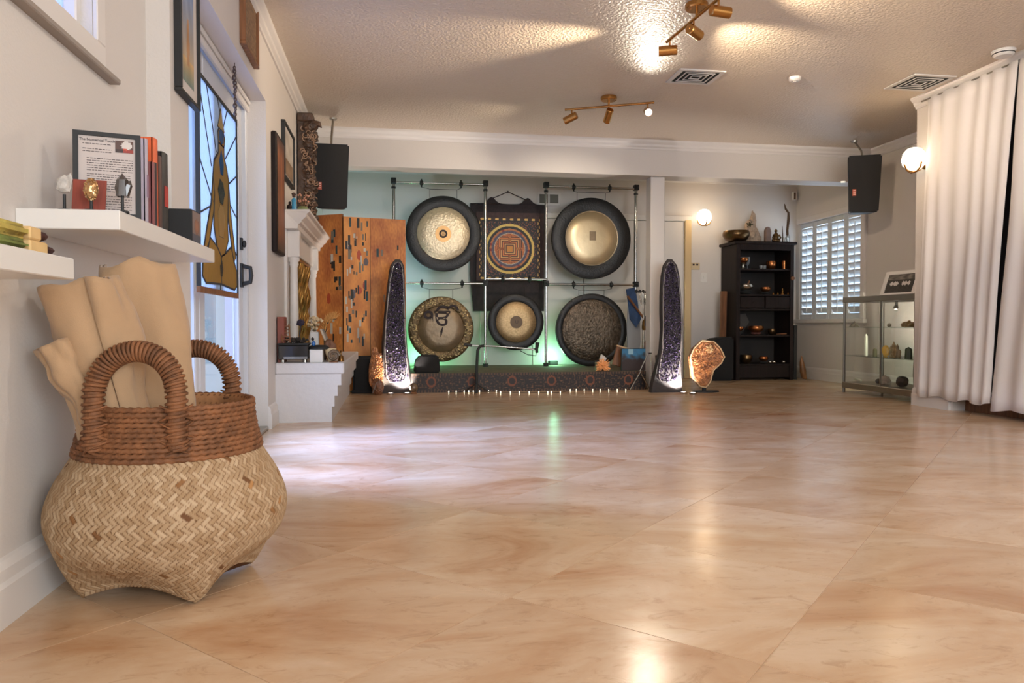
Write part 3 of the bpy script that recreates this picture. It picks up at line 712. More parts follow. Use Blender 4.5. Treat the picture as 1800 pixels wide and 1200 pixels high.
# inner lining wall
MB().lathe([(.186, .452), (.186, .34), (.2, .3), (.2, .1), (.001, .08)], 48, (BX, BY, 0)).build('lining', mat('lining', S(186, 130, 84), .8, noise_amt=.3, nscale=30), t, smooth=60)
M['rope'] = mat('sea grass rope', S(142, 92, 56), .7, noise_amt=.5, nscale=30, bump=.3, bscale=200)
def rope_ring(rad, z, r, twist, name='rope_coil', parent=t, n=300, k=8):
    mb = MB(); vs = []; fs = []
    for i in range(n):
        th = 2*PI*i/n
        for j in range(k):
            q_ = 2*PI*j/k; rr = r*(1+.20*math.cos(2*q_-th*twist))
            vs.append((BX+(rad+rr*math.cos(q_))*math.cos(th), BY+(rad+rr*math.cos(q_))*math.sin(th), z+rr*math.sin(q_)*1.05))
    fs = [(i*k+j, i*k+(j+1) % k, ((i+1) % n)*k+(j+1) % k, ((i+1) % n)*k+j) for i in range(n) for j in range(k)]
    return mb.add(vs, fs).build(name, M['rope'], parent, smooth=80)
NR = 11
for i in range(NR):
    k = i/(NR-1); z = .336+k*.112; rad = .211-.019*math.sin(min(1, k*1.1)*PI/2)+.001*(i % 2)
    rope_ring(rad, z, .0064, 60+7*(i % 3))
def handle(ang, span, apex, rr, lab=None):
    # arch leaving the rim at ang +- span, whipped with rope
    c = Vector((BX, BY, 0)); path = []
    a0, a1 = ang-span, ang+span; p0 = c+Vector((math.cos(a0)*.208, math.sin(a0)*.208, 0)); p1 = c+Vector((math.cos(a1)*.208, math.sin(a1)*.208, 0))
    mid = (p0+p1)/2; half = (p1-p0)/2; out = Vector((math.cos(ang), math.sin(ang), 0))
    for i in range(121):
        q_ = i/120
        if q_ < .16: path.append(p0+Vector((0, 0, .36+(q_/.16)*.11)))
        elif q_ > .84: path.append(p1+Vector((0, 0, .36+((1-q_)/.16)*.11)))
        else:
            f = (q_-.16)/.68*PI; path.append(mid-half*math.cos(f)*(1-.0*math.sin(f))+out*(-.012*math.sin(f))+Vector((0, 0, .47+(apex-.47)*math.sin(f)**.85)))
    mb = MB(); rad = [rr*(1+.13*math.sin(i*PI*2/3.0)) for i in range(121)]
    core = mb.tube(path, rr*.9, 12); h = mb.build('handle', M['rope'], t, smooth=60)
    # whipping: a helix of cord round the arch
    P = path; wr = MB(); pts = []; turns = 46; N = turns*14
    for i in range(N+1):
        x = i/N*(len(P)-1); k0 = min(int(x), len(P)-2); f = x-k0; p = P[k0].lerp(P[k0+1], f); tg = (P[k0+1]-P[k0]).normalized()
        a = out-tg*out.dot(tg); a.normalize(); b = tg.cross(a); q_ = 2*PI*turns*i/N
        pts.append(p+(a*math.cos(q_)+b*math.sin(q_))*rr)
    wr.tube(pts, .0042, 5).build('whipping', M['rope'], h, smooth=80)
    for pp in (p0, p1):
        d = (pp-c); d.normalize(); tgv = Vector((-d.y, d.x, 0))
        for s_ in (-1, 1):
            for z0 in (.345, .385, .425):
                l = [pp+d*.026*math.sin(q2*PI)+tgv*s_*(.034*(q2*2-1))+Vector((0, 0, z0+.034*q2)) for q2 in [i/8 for i in range(9)]]
                MB().tube([x-d*.008 for x in l], .0026, 5).build('lashing', M['rope'], h)
handle(R(-97), R(26), .580, .0215)
handle(R(84), R(26), .575, .0215)

# ------------------------------------------------------------------ rolled canvases standing in the basket
def roll(name, label, base, tip, r0, r1, turns, phase, flat, seed, bulge=.0, N=70, K=44, inset=.11):
    b, e = Vector(base), Vector(tip); ax = (e-b).normalized(); L = (e-b).length
    a = Vector((1, 0, 0)); a = (a-ax*a.dot(ax)).normalized(); c = ax.cross(a)
    vs = []
    for i in range(K):
        k = i/(K-1)
        for j in range(N):
            u = j/(N-1); th = phase+u*turns*2*PI
            r = (r0+(r1-r0)*k+bulge*math.sin(PI*k))*(1-u*inset*turns)
            w_ = noise.noise((math.cos(th)*1.3+seed, math.sin(th)*1.3, k*3.2))*.018+noise.noise((math.cos(th)*2.4+seed, math.sin(th)*2.4, k*6))*.012+noise.noise((math.cos(th)*6+seed, math.sin(th)*6, k*16))*.003
            w_ *= (.4+k)
            kk = k+.035*noise.noise((math.cos(th)*1.2, math.sin(th)*1.2+seed, 5))*(k > .8)*5*(k-.8)
            p = b+ax*L*kk+a*(r+w_)*math.cos(th)+c*(r+w_)*math.sin(th)*flat
            vs.append(p)
    fs = [(i*N+j, i*N+j+1, (i+1)*N+j+1, (i+1)*N+j) for i in range(K-1) for j in range(N-1)]
    return MB().add(vs, fs).build(name, M['canvas'], loc=base, smooth=75, solid=.005, label=label, cat='rolled cloth', group='canvas rolls in the basket')
roll('canvas_roll', 'shorter front roll of beige canvas in the woven basket', (-.575, 1.885, .10), (-.715, 1.845, .735), .068, .086, 2.2, R(-62), .85, 1, .006)
roll('canvas_roll', 'tallest roll of beige canvas at the right in the basket', (-.53, 1.985, .10), (-.642, 1.99, .785), .088, .088, 2.1, R(100), .85, 4, .006)
roll('canvas_roll', 'small curled beige canvas roll leaning furthest to the wall side', (-.615, 1.84, .30), (-.745, 1.80, .60), .034, .040, 2.3, R(-120), .85, 7, .0, inset=.2)
# ------------------------------------------------------------------ fireplace
M['brickw'] = mat('painted brick', S(214, 212, 214), .5, bump=.25, bscale=25)
HY0, HY1, HZ = 4.965, 7.0, .39
t = thing('fireplace', 'white painted fireplace with corbelled hearth, mantel and turned columns', 'fireplace', (WL, 6.0, 0))
MB().box(WL, -.315, HY0, HY1, .315, HZ).build('hearth_slab', M['brickw'], t, bevel=.008)
MB().box(WL, -.335, HY0+.012, HY1, .24, .315).build('corbel_course', M['brickw'], t)
MB().box(WL, -.358, HY0+.012, HY1, .17, .24).build('corbel_course', M['brickw'], t)
MB().box(WL, -.378, HY0+.012, HY1, .10, .17).build('corbel_course', M['brickw'], t)
MB().box(WL, -.395, HY0+.012, HY1, 0, .10).build('hearth_base', M['brickw'], t)
MZ = 1.44
pf = [(0, MZ), (.185, MZ), (.185, MZ-.018), (.165, MZ-.03), (.16, MZ-.05), (.13, MZ-.075), (.125, MZ-.09), (.105, MZ-.1), (.10, MZ-.13), (0, MZ-.13)]
n = len(pf); mb = MB(); Y0, Y1 = 5.35, 6.98
mb.add([(WL+p, Y0-(p-.1)*.35 if p > .1 else Y0, z) for p, z in pf]+[(WL+p, Y1, z) for p, z in pf], [tuple(range(n-1, -1, -1)), tuple(range(n, 2*n))]+[(i, (i+1) % n, n+(i+1) % n, n+i) for i in range(n)])
mb.build('mantel_shelf', M['trim'], t)
MB().box(WL, WL+.06, 5.46, 6.9, 1.15, MZ-.13).build('frieze', M['trim'], t, bevel=.004)
for y in (5.5, 6.78):
    MB().box(WL, WL+.1, y-.045, y+.045, 1.12, MZ-.13).build('capital_block', M['trim'], t, bevel=.005)
    MB().lathe([(.04, 1.12), (.04, 1.1), (.03, 1.085), (.034, 1.07), (.026, 1.05), (.028, .9), (.031, .7), (.027, .5), (.036, .47), (.028, .455), (.04, .43), (.042, .39)], 20, (WL+.055, y, 0)).build('column', M['trim'], t, smooth=50)
    MB().box(WL, WL+.02, y-.1, y+.06, HZ, MZ-.13).build('pilaster_strip', M['trim'], t, bevel=.003)
MB().box(WL, WL+.008, 5.58, 6.7, HZ, 1.15).build('firebox_backing', mat('opening_shade', S(58, 46, 40), .9), t)  # flat panel instead of a hollow, the opening's shade put into its colour
# fire screen of gilded rods
t = thing('fire_screen', 'gold twisted rod screen standing in the fireplace opening', 'fire screen', (WL+.03, 6.15, HZ))
M['gilt'] = mat('gilded rods', S(196, 146, 76), .35, .7, noise_amt=.5, nscale=20)
rnd = random.Random(9)
for i in range(15):
    y = 5.66+i*.068
    MB().tube([(WL+.03+.012*math.sin(z*20+i), y+.01*math.sin(z*16+i*2), HZ+z*.74) for z in [k/14 for k in range(15)]], .0135, 6).build('rod', M['gilt'], t, smooth=60)
MB().box(WL+.012, WL+.05, 5.63, 6.65, HZ, HZ+.02).build('rail', M['gilt'], t); MB().box(WL+.012, WL+.05, 5.63, 6.65, HZ+.735, HZ+.755).build('rail', M['gilt'], t)

# ------------------------------------------------------------------ on the mantel
t = thing('blue_figurine', 'tiny blue robed figurine on the mantel', 'figurine', (-.69, 5.47, MZ))
MB().lathe([(.022, MZ), (.02, MZ+.02), (.016, MZ+.06), (.018, MZ+.085), (.008, MZ+.1)], 14, (-.69, 5.47, 0), caps=True).build('robe', mat('blue glaze', S(60, 140, 180), .3), t, smooth=50)
MB().ball((-.69, 5.47, MZ+.115), .013, 12, 8).tube([(-.7, 5.46, MZ+.125), (-.69, 5.47, MZ+.132), (-.68, 5.475, MZ+.122)], .008, 6).build('head', mat('dark hair', S(70, 50, 44), .6), t, smooth=60)
t = thing('small_statue', 'small dark crouching statue at the near mantel end', 'figurine', (-.715, 5.42, MZ))
MB().rock((-.715, 5.42, MZ+.024), (.018, .016, .024), 2, .2, 2).rock((-.711, 5.418, MZ+.055), (.011, .011, .012), 4, .1, 2).build('statue_body', M['darkwood'], t)
t = thing('mantel_plant', 'green glass pot with dried pink flowers on the mantel', 'plant pot', (-.645, 5.62, MZ))
MB().lathe([(.03, MZ), (.042, MZ+.02), (.04, MZ+.05), (.03, MZ+.062), (.026, MZ+.055)], 18, (-.645, 5.62, 0), caps=True).build('pot', mat('green glaze', S(120, 130, 84), .25), t, smooth=50)
rnd = random.Random(4); st = MB(); fl = MB()
for i in range(26):
    a = rnd.random()*6.28; r = rnd.uniform(.01, .055); tip = Vector((-.645+r*math.cos(a), 5.62+r*math.sin(a), MZ+rnd.uniform(.085, .15)))
    st.tube([(-.645, 5.62, MZ+.05), tip], .0015, 4); fl.rock(tip, .008, i, .4, 1)
st.build('stems', mat('dry stem', S(120, 90, 60), .8), t); fl.build('blossoms', mat('dry pink', S(206, 150, 126), .8), t)
p = onX(577, 396, -.57); t = MB().ball((-.60, 6.5, MZ+.02), (.02, .02, .02), 14, 8).build('white_ball_ornament', M['white'], loc=(-.60, 6.5, MZ), smooth=60, label='small white ball ornament at far mantel edge', cat='ornament')

# carved wooden totem beside the speaker
t = thing('carved_totem', 'tall dark carved wooden totem with beaked head standing on the mantel', 'carving', (-.66, 6.18, MZ))
M['carve'] = mat('carved wood', S(92, 68, 52), .45, noise_amt=.55, nscale=14, bump=.8, bscale=40)
MB().box(-.745, -.68, 6.14, 6.23, MZ, 2.315).build('backboard', M['carve'], t, bevel=.006)
MB().box(-.745, -.62, 6.12, 6.25, 2.26, 2.33).build('cap_block', M['carve'], t, bevel=.01)
rnd = random.Random(11); bd = MB(); z = MZ+.03; i = 0
while z < 2.2:
    h = rnd.uniform(.045, .075); w_ = rnd.uniform(.045, .062)
    bd.rock((-.655+rnd.uniform(-.008, .012), 6.16, z+h*.5), (w_, .045, h*.75), i, .35, 3, 2.6); z += h*.95; i += 1
bd.build('carved_figures', M['carve'], t)
bk = MB().rock((-.63, 6.16, 2.235), (.05, .045, .05), 3, .2, 3); bk.tube([(-.62, 6.15, 2.25), (-.575, 6.14, 2.245), (-.555, 6.135, 2.215)], [.03, .022, .004], 8); bk.build('beaked_head', M['carve'], t)
rl = MB()
for k in range(60):
    q_ = rnd.uniform(0, 6.28); zz = rnd.uniform(MZ+.05, 2.2); x0 = -.655+rnd.uniform(-.05, .055)
    rl.tube([(x0+.018*math.cos(a+q_), 6.108+.006*rnd.random(), zz+.018*math.sin(a+q_)) for a in (0, .7, 1.4, 2.1, 2.8)], .0045, 5)
tag(rl.build('carved_scrolls', mat('worn carving', S(150, 120, 96), .4), t), kind='stuff')

# ------------------------------------------------------------------ on the hearth
def on_hearth(x, y): return (x, y, HZ)
t = thing('red_book', 'red brown book standing upright at the hearth wall', 'book', (-.735, 5.03, HZ))
MB().box(-.745, -.7, 5.02, 5.14, HZ, HZ+.30).build('cover', mat('red brown leather', S(132, 70, 56), .5), t, bevel=.003); MB().box(-.742, -.703, 5.03, 5.138, HZ+.002, HZ+.3015).build('pages', M['paper'], t)
t = thing('wooden_chair_model', 'tiny slatted wooden easel on the black case', 'ornament', (-.685, 5.03, HZ+.131))
for dx in (-.025, .025): MB().tube([(-.685+dx, 5.0, HZ+.132), (-.7+dx, 5.05, HZ+.25)], .004, 6).build('leg', M['wood'], t)
for k in range(5): MB().tube([(-.712-.002*k, 5.008+.01*k, HZ+.15+.022*k), (-.662-.002*k, 5.008+.01*k, HZ+.15+.022*k)], .0035, 6).build('slat', M['wood'], t)
t = thing('glass_case', 'dark glass terrarium box with metal corners on the hearth', 'terrarium', (-.65, 5.05, HZ))
MB().box(-.735, -.545, 4.985, 5.13, HZ+.02, HZ+.115).build('case_body', mat('dark glass', S(44, 42, 40), .06, spec=.8), t, bevel=.006)
MB().box(-.738, -.542, 4.983, 5.132, HZ+.115, HZ+.128).build('lid', M['black'], t, bevel=.003)
MB().box(-.70, -.55, 4.978, 4.986, HZ+.024, HZ+.04).build('metal_band', M['chrome'], t)
for x in (-.71, -.57): MB().cyl((x, 5.02, HZ), (x, 5.02, HZ+.021), .014, n=12).build('foot', M['chrome'], t)
rnd = random.Random(8); pl2 = MB()
for k in range(40): pl2.rock((-.64+rnd.gauss(0, .045), 5.06+rnd.gauss(0, .025), HZ+.137+rnd.random()*.02), .012, k, .4, 1)
pl2.build('moss', mat('dark moss', S(54, 46, 40), .9), t)
t = thing('dark_pompon_flower', 'single round dark purple flower head on a stem above the black case', 'flower', (-.61, 5.1, HZ+.129))
MB().tube([(-.61, 5.1, HZ+.13), (-.612, 5.1, HZ+.19), (-.605, 5.1, HZ+.24)], .004, 6).build('stem', M['black'], t)
pm = MB().rock((-.605, 5.1, HZ+.262), .022, 1, .2, 3, 4)
pm.rock((-.605, 5.1, HZ+.262), (.024, .024, .02), 7, .5, 3, 7); pm.build('flower_head', mat('dark purple petals', S(54, 46, 60), .9), t)
t = thing('white_planter', 'plain white planter box with a black lid holding a drooping plant', 'planter', (-.5, 5.07, HZ))
MB().box(-.538, -.455, 5.0, 5.1, HZ, HZ+.085).build('box', M['white'], t, bevel=.003)
MB().lathe([(.001, HZ+.115), (.05, HZ+.112), (.068, HZ+.098), (.066, HZ+.0855), (.001, HZ+.0855)], 24, (-.485, 5.06, 0)).build('dark_bowl', M['black'], t, smooth=45)
MB().ball((-.513, 5.01, HZ+.125), (.013, .013, .017), 14, 8).build('blue_bead', mat('blue bead', S(40, 96, 160), .15), t, smooth=60)
t = thing('flower_vase', 'white square vase of cream dried flowers on the hearth', 'vase', (-.535, 5.3, HZ))
MB().box(-.565, -.505, 5.27, 5.33, HZ, HZ+.2).build('vase', M['white'], t, bevel=.005)
rnd = random.Random(6); fl = MB(); st = MB()
for k in range(34):
    q_ = rnd.random()*6.28; r = rnd.uniform(0, .055); p = Vector((-.535+r*math.cos(q_), 5.3+r*math.sin(q_), HZ+rnd.uniform(.22, .3)))
    st.tube([(-.535, 5.3, HZ+.19), p], .0012, 4); fl.rock(p, .012, k, .45, 1)
st.build('stems', mat('flower stem', S(130, 110, 70), .8), t); fl.build('blossoms', mat('cream petals', S(214, 190, 150), .8), t)
# golden feather arch plant
t = thing('dried_grass_arch', 'arching dried golden grass plume on a dark stem at the hearth', 'dried plant', (-.44, 5.35, HZ))
P = [Vector((-.47, 5.35, HZ)), Vector((-.472, 5.35, HZ+.14)), Vector((-.462, 5.35, HZ+.24)), Vector((-.435, 5.35, HZ+.285)), Vector((-.39, 5.35, HZ+.29))]
MB().tube(P, [.008, .007, .006, .005, .003], 7).build('stem', M['black'], t, smooth=60)
fr = MB(); rnd = random.Random(3)
for k in range(120):
    u = rnd.uniform(.35, 1); i = min(int(u*4), 3); b = P[i].lerp(P[i+1], u*4-i); d = Vector((rnd.gauss(-.2, .4), rnd.gauss(0, .5), rnd.uniform(.4, 1))).normalized()
    fr.tube([b, b+d*.03, b+d*.055+Vector((.008, 0, 0))], [.0022, .003, .0006], 4)
fr.build('plume', mat('golden grass', S(216, 160, 90), .8), t)
t = thing('leaning_picture', 'cream framed card leaning sideways on the hearth', 'picture frame', (-.39, 5.25, HZ))
mb = MB(Matrix.Translation((-.395, 5.22, HZ+.003)) @ Matrix.Rotation(R(-22), 4, 'Y')); mb.box(-.012, .0, 0, .16, 0, .235); mb.build('frame_body', mat('cream wood', S(200, 184, 160), .6), t, bevel=.002)
mb = MB(Matrix.Translation((-.395, 5.22, HZ+.003)) @ Matrix.Rotation(R(-22), 4, 'Y')); mb.box(.0, .006, .01, .15, .01, .225); mb.build('card_face', mat('grey card', S(150, 140, 128), .6), t)
t = thing('brown_pouch', 'folded brown leather pouch lying behind the white planter', 'pouch', (-.43, 5.2, HZ))
MB().rock((-.425, 5.18, HZ+.075), (.045, .03, .07), 5, .3, 3).build('pouch_body', mat('brown leather', S(120, 80, 54), .6), t)
t = thing('cream_shell', 'cream paper cone shell on the hearth beside the round ammonite', 'shell', (-.405, 5.06, HZ))
MB().lathe([(.04, HZ+.09), (.03, HZ+.05), (.018, HZ+.02), (.014, HZ)], 16, (-.41, 5.07, 0)).lathe([(.001, HZ+.07), (.035, HZ+.075)], 16, (-.41, 5.07, 0)).build('shell_body', mat('cream shell', S(226, 200, 156), .5), t, smooth=50)
t = thing('ammonite', 'round coiled brown ammonite fossil at the hearth edge', 'fossil', (-.385, 5.01, HZ))
sp = []; rr = []
for k in range(70):
    q_ = k*.27; r = .036*math.exp(-q_*.085); sp.append((-.385+r*math.cos(q_), 5.005, HZ+.043+r*math.sin(q_))); rr.append(.013*math.exp(-q_*.08)*(1+.12*math.sin(k*2.2)))
MB().tube(sp, rr, 8).build('coil', mat('ammonite brown', S(120, 96, 70), .35, noise_amt=.5, nscale=50), t, smooth=60)
MB().lathe([(.03, HZ), (.026, HZ+.006), (.001, HZ+.007)], 16, (-.385, 5.005, 0)).build('base_ring', M['wood'], t)
t = thing('bronze_bell', 'small bronze handbell standing beside the ammonite', 'bell', (-.345, 5.12, HZ))
MB().lathe([(.022, HZ), (.019, HZ+.012), (.016, HZ+.035), (.006, HZ+.045), (.005, HZ+.06), (.008, HZ+.068), (.001, HZ+.075)], 16, (-.345, 5.12, 0)).build('bell_body', M['bronze'], t, smooth=50)

# ------------------------------------------------------------------ golden folding screen (plain patterned panels)
t = thing('folding_screen', 'three panel folding screen in mottled gold with small coloured blocks', 'folding screen', (-.3, 7.25, 0))
PTS = [(-.735, 7.32), (-.455, 7.16), (-.208, 7.22), (.13, 7.30)]
rnd = random.Random(21)
BL = [[], [], []]
for k in range(3):
    for _ in range((20, 64, 8)[k]):
        BL[k].append((rnd.uniform(.08, .9) if k != 0 else rnd.uniform(.6, .92), rnd.uniform(.28, .97) if k == 1 else rnd.uniform(.3, .9), rnd.uniform(.03, .075), rnd.uniform(.008, .03), rnd.choice([(36, 32, 28), (36, 32, 28), (24, 60, 66), (196, 190, 176), (120, 110, 96)]), 0))
    for _ in range((1, 6, 1)[k]):
        BL[k].append((rnd.uniform(.2, .85), rnd.uniform(.3, .9), rnd.uniform(.06, .1), rnd.uniform(.02, .032), rnd.choice([(30, 96, 120), (176, 70, 44), (84, 82, 96), (150, 60, 50)]), 1))
def screen_fn(k):
    def f(s, q_):
        for a, b, w2, h2, c, ell in BL[k]:
            if ell and ((s-a)/w2)**2+((q_-b)/h2)**2 < 1: return lerp3(c, (200, 150, 80), .25 if (int(s*60)+int(q_*240)) % 3 == 0 else 0)
            if not ell and abs(s-a) < w2*.6 and abs(q_-b) < h2: return c
        g = noise.noise((s*3+k*5, q_*9, 2.))*.5+.5; h = noise.noise((s*24+k*5, q_*50, 6.))*.25
        e = min(1, max(0, g+h*(1.2 if k != 1 else .5)+(.25 if k == 1 else 0)-(q_-.6)*(.5 if k != 1 else 0)))
        return lerp3((164, 92, 50), (232, 158, 80), e)
    return f
for k in range(3):
    a, b = Vector((*PTS[k], 0)), Vector((*PTS[k+1], 0)); ux = b-a; n2 = Vector((ux.y, -ux.x, 0)).normalized(); ux *= .985
    z0, z1 = .01, 1.655+(.025 if k == 0 else 0)
    p = MB().add([a+n2*h+ux*s+Vector((0, 0, z)) for h in (-.012, .012) for s, z in ((0, z0), (1, z0), (1, z1), (0, z1))], [(3, 2, 1, 0), (4, 5, 6, 7), (0, 1, 5, 4), (1, 2, 6, 5), (2, 3, 7, 6), (3, 0, 4, 7)]).build('screen_panel', M['wood'], t)
    printed('panel_print', p, a+n2*.012+Vector((0, 0, z0)), ux, Vector((0, 0, z1-z0)), 60, 210, screen_fn(k), M['print'])
# black draped chest in front of the screen
t = thing('draped_chest', 'low chest under a black cloth before the folding screen', 'chest', (-.2, 7.1, 0))
MB().box(-.365, -.15, 6.98, 7.13, 0, .345).build('cloth_cover', M['blackcloth'], t, bevel=.02, seg=3, smooth=60)
MB().box(-.377, -.142, 6.965, 7.14, .0, .03).build('hem', M['blackcloth'], t, bevel=.008)

# ------------------------------------------------------------------ loudspeakers
def speaker(label, c, rz, tiltx, arm_to, wtop):
    t = thing('loudspeaker', label, 'loudspeaker', (c[0], c[1], c[2]-.27), 'ceiling hung loudspeakers')
    Mx = Matrix.Translation(c) @ Matrix.Rotation(R(rz), 4, 'Z') @ Matrix.Rotation(R(tiltx), 4, 'X')
    w2, h2 = .15, .265
    # body tapered to the rear, grille slightly curved at the front
    bodyp = [(-w2, -.1), (w2, -.1), (w2*.75, .14), (-w2*.75, .14)]
    MB(Mx).prism(bodyp, lambda a, b, h: (a*(1-.07*(1-h/h2)), b, h), -h2, h2).build('cabinet', M['black'], t, bevel=.012, seg=2, smooth=45)
    gr = MB(Mx); N = 8
    vs = []
    for i in range(N+1):
        a = -w2*.94+2*w2*.94*i/N; y = -.102-.022*math.sin(PI*i/N)
        vs += [(a*.86, y, -h2*.95-.012*math.sin(PI*i/N)), (a, y, h2*.95+.004*math.sin(PI*i/N))]
    gr.add(vs, [(2*i, 2*i+2, 2*i+3, 2*i+1) for i in range(N)]).build('grille', mat('grille', S(50, 50, 50), .7, bump=.6, bscale=700), t)
    bz = -.08; lg = MB(Mx).box(-.108, -.076, -.134, -.118, bz-.032, bz+.03).build('badge', mat('orange badge', S(196, 84, 52), .5, emit=S(196, 70, 40), estr=0), t)
    for zz in (-.018, 0, .018): MB(Mx).box(-.102, -.082, -.1355, -.134, bz+zz-.004, bz+zz+.004).build('badge_mark', mat('badge mark', S(236, 190, 170), .5), lg)
    top = Mx @ Vector((0, .02, h2)); 
    MB().tube([top-Vector((0, 0, .01)), top+Vector((0, .02, .06)), Vector(arm_to)], .010, 8).lathe([(.001, -.012), (.03, -.012), (.032, 0), (.001, 0)], 14, (arm_to[0], arm_to[1], arm_to[2])).build('bracket', M['steel'], t)
    MB(Mx).box(-.19, -.145, .0, .03, .03, .045).build('side_hook', M['steel'], t)
    return t
speaker('black loudspeaker hanging beside the carved totem at the left', (-.505, 6.45, 1.885), 3, 7, (-.5, 6.6, H), .3)
speaker('black loudspeaker hanging in front of the shutter window corner', (4.40, 6.42, 1.96), -24, 3, (4.43, 6.6, H), .3)

# ------------------------------------------------------------------ stage
t = thing('stage_platform', 'low stage covered with a dark patterned carpet under the gongs', 'stage', (1.3, 7.6, 0))
SX0, SX1, SY, SZ_ = .165, 2.46, 6.96, .18
MB().box(SX0, SX1, SY+.01, YB-.05, 0, SZ_).build('platform', mat('stage top carpet', S(112, 100, 80), .9, noise_amt=.35, nscale=12), t)
def carpet(s, q_):
    x = s*(SX1-SX0); k = noise.noise((x*60, q_*12, 1.)); u = (x*2.6) % 1.0
    d = math.hypot((u-.5)/.12, (q_-.55)/.28)
    if .65 < d < 1: return (122, 70, 46)
    if d < .65: return (44, 34, 32)
    if q_ > .9 or q_ < .1: return (92, 66, 48) if (int(x*70) % 2) else (46, 36, 32)
    return lerp3((32, 26, 25), (128, 88, 60), max(0, k)*1.5)
printed('patterned_carpet', t, (SX0, SY+.0095, .0), (SX1-SX0, 0, 0), (0, 0, SZ_), 330, 26, carpet, M['print'], .004)
# string of little floor lights
t = thing('string_lights', 'string of tiny warm lights along the floor at the stage foot', 'string lights', (1.4, 6.9, 0))
M['led'] = mat('led', (1, .9, .75), .4, emit=(1, .85, .62), estr=3.5)
pts = []
for i, u in enumerate([787, 800, 814, 822, 830, 841, 857, 871, 880, 897, 913, 930, 947, 963, 969, 985, 1002, 1013, 1027, 1042, 1055, 1070, 1085, 1100]):
    v = 685 if i < 8 else 688 if i < 16 else 684; p = onZ(u, v+1.5, .006)
    pts.append(Vector((p.x, min(p.y, 6.935), .006)))
for p in pts: MB().lathe([(.001, .002), (.004, .003), (.005, .008), (.004, .014), (.001, .017)], 10, (p.x, p.y, 0)).build('bulb', M['led'], t, smooth=60)
MB().tube([p+Vector((0, .012, -.003)) for p in pts], .002, 5).build('wire', M['black'], t)

# ------------------------------------------------------------------ gong stand
GYS = 8.0
PXs = [.016, 1.0, 1.672, 2.70]
t = thing('gong_stand', 'chrome and black tube rack holding five gongs on the stage', 'gong stand', (1.36, GYS, SZ_))
TOPZ = [2.165, 2.165, 2.17, 2.17]
for i, x in enumerate(PXs):
    z0 = SZ_ if SX0 < x < SX1 else 0
    MB().cyl((x, GYS, z0), (x, GYS, TOPZ[i]), .0165, n=14).build('post', M['chrome'], t, smooth=45)
    MB().cyl((x, GYS, z0), (x, GYS, z0+.035), .03, n=14).build('foot', M['black'], t, smooth=45)
    for z in (TOPZ[i], 1.09):
        MB().box(x-.028, x+.028, GYS-.035, GYS+.03, z-.03, z+.03).cyl((x, GYS-.06, z), (x, GYS-.03, z), .012, n=8).build('clamp', M['black'], t, bevel=.008)
    MB().cyl((x, GYS, TOPZ[i]-.08), (x, GYS, TOPZ[i]-.06), .024, n=14).build('collar', M['black'], t)
BARS = [(0, 1, 2.15, (.3, .73)), (2, 3, 2.155, (.3, .7)), (0, 1, 1.083, (.3, .74)), (1, 2, 1.135, (.28, .72)), (2, 3, 1.082, (.3, .72))]
hooks = []
for a, b, z, ks in BARS:
    MB().cyl((PXs[a], GYS-.015, z), (PXs[b], GYS-.015, z), .013, n=12).build('crossbar', M['chrome'], t, smooth=45)
    hk = []
    for k in ks:
        x = PXs[a]+(PXs[b]-PXs[a])*k
        MB().lathe([(.016, -.02), (.026, -.012), (.026, .012), (.016, .02)], 10, (x, GYS-.015, z), axis='x').cyl((x, GYS-.015, z-.045), (x, GYS-.015, z+.04), .008, n=8).build('bar_clamp', M['black'], t, smooth=45)
        hk.append(Vector((x, GYS-.015, z-.045)))
    hooks.append(hk)

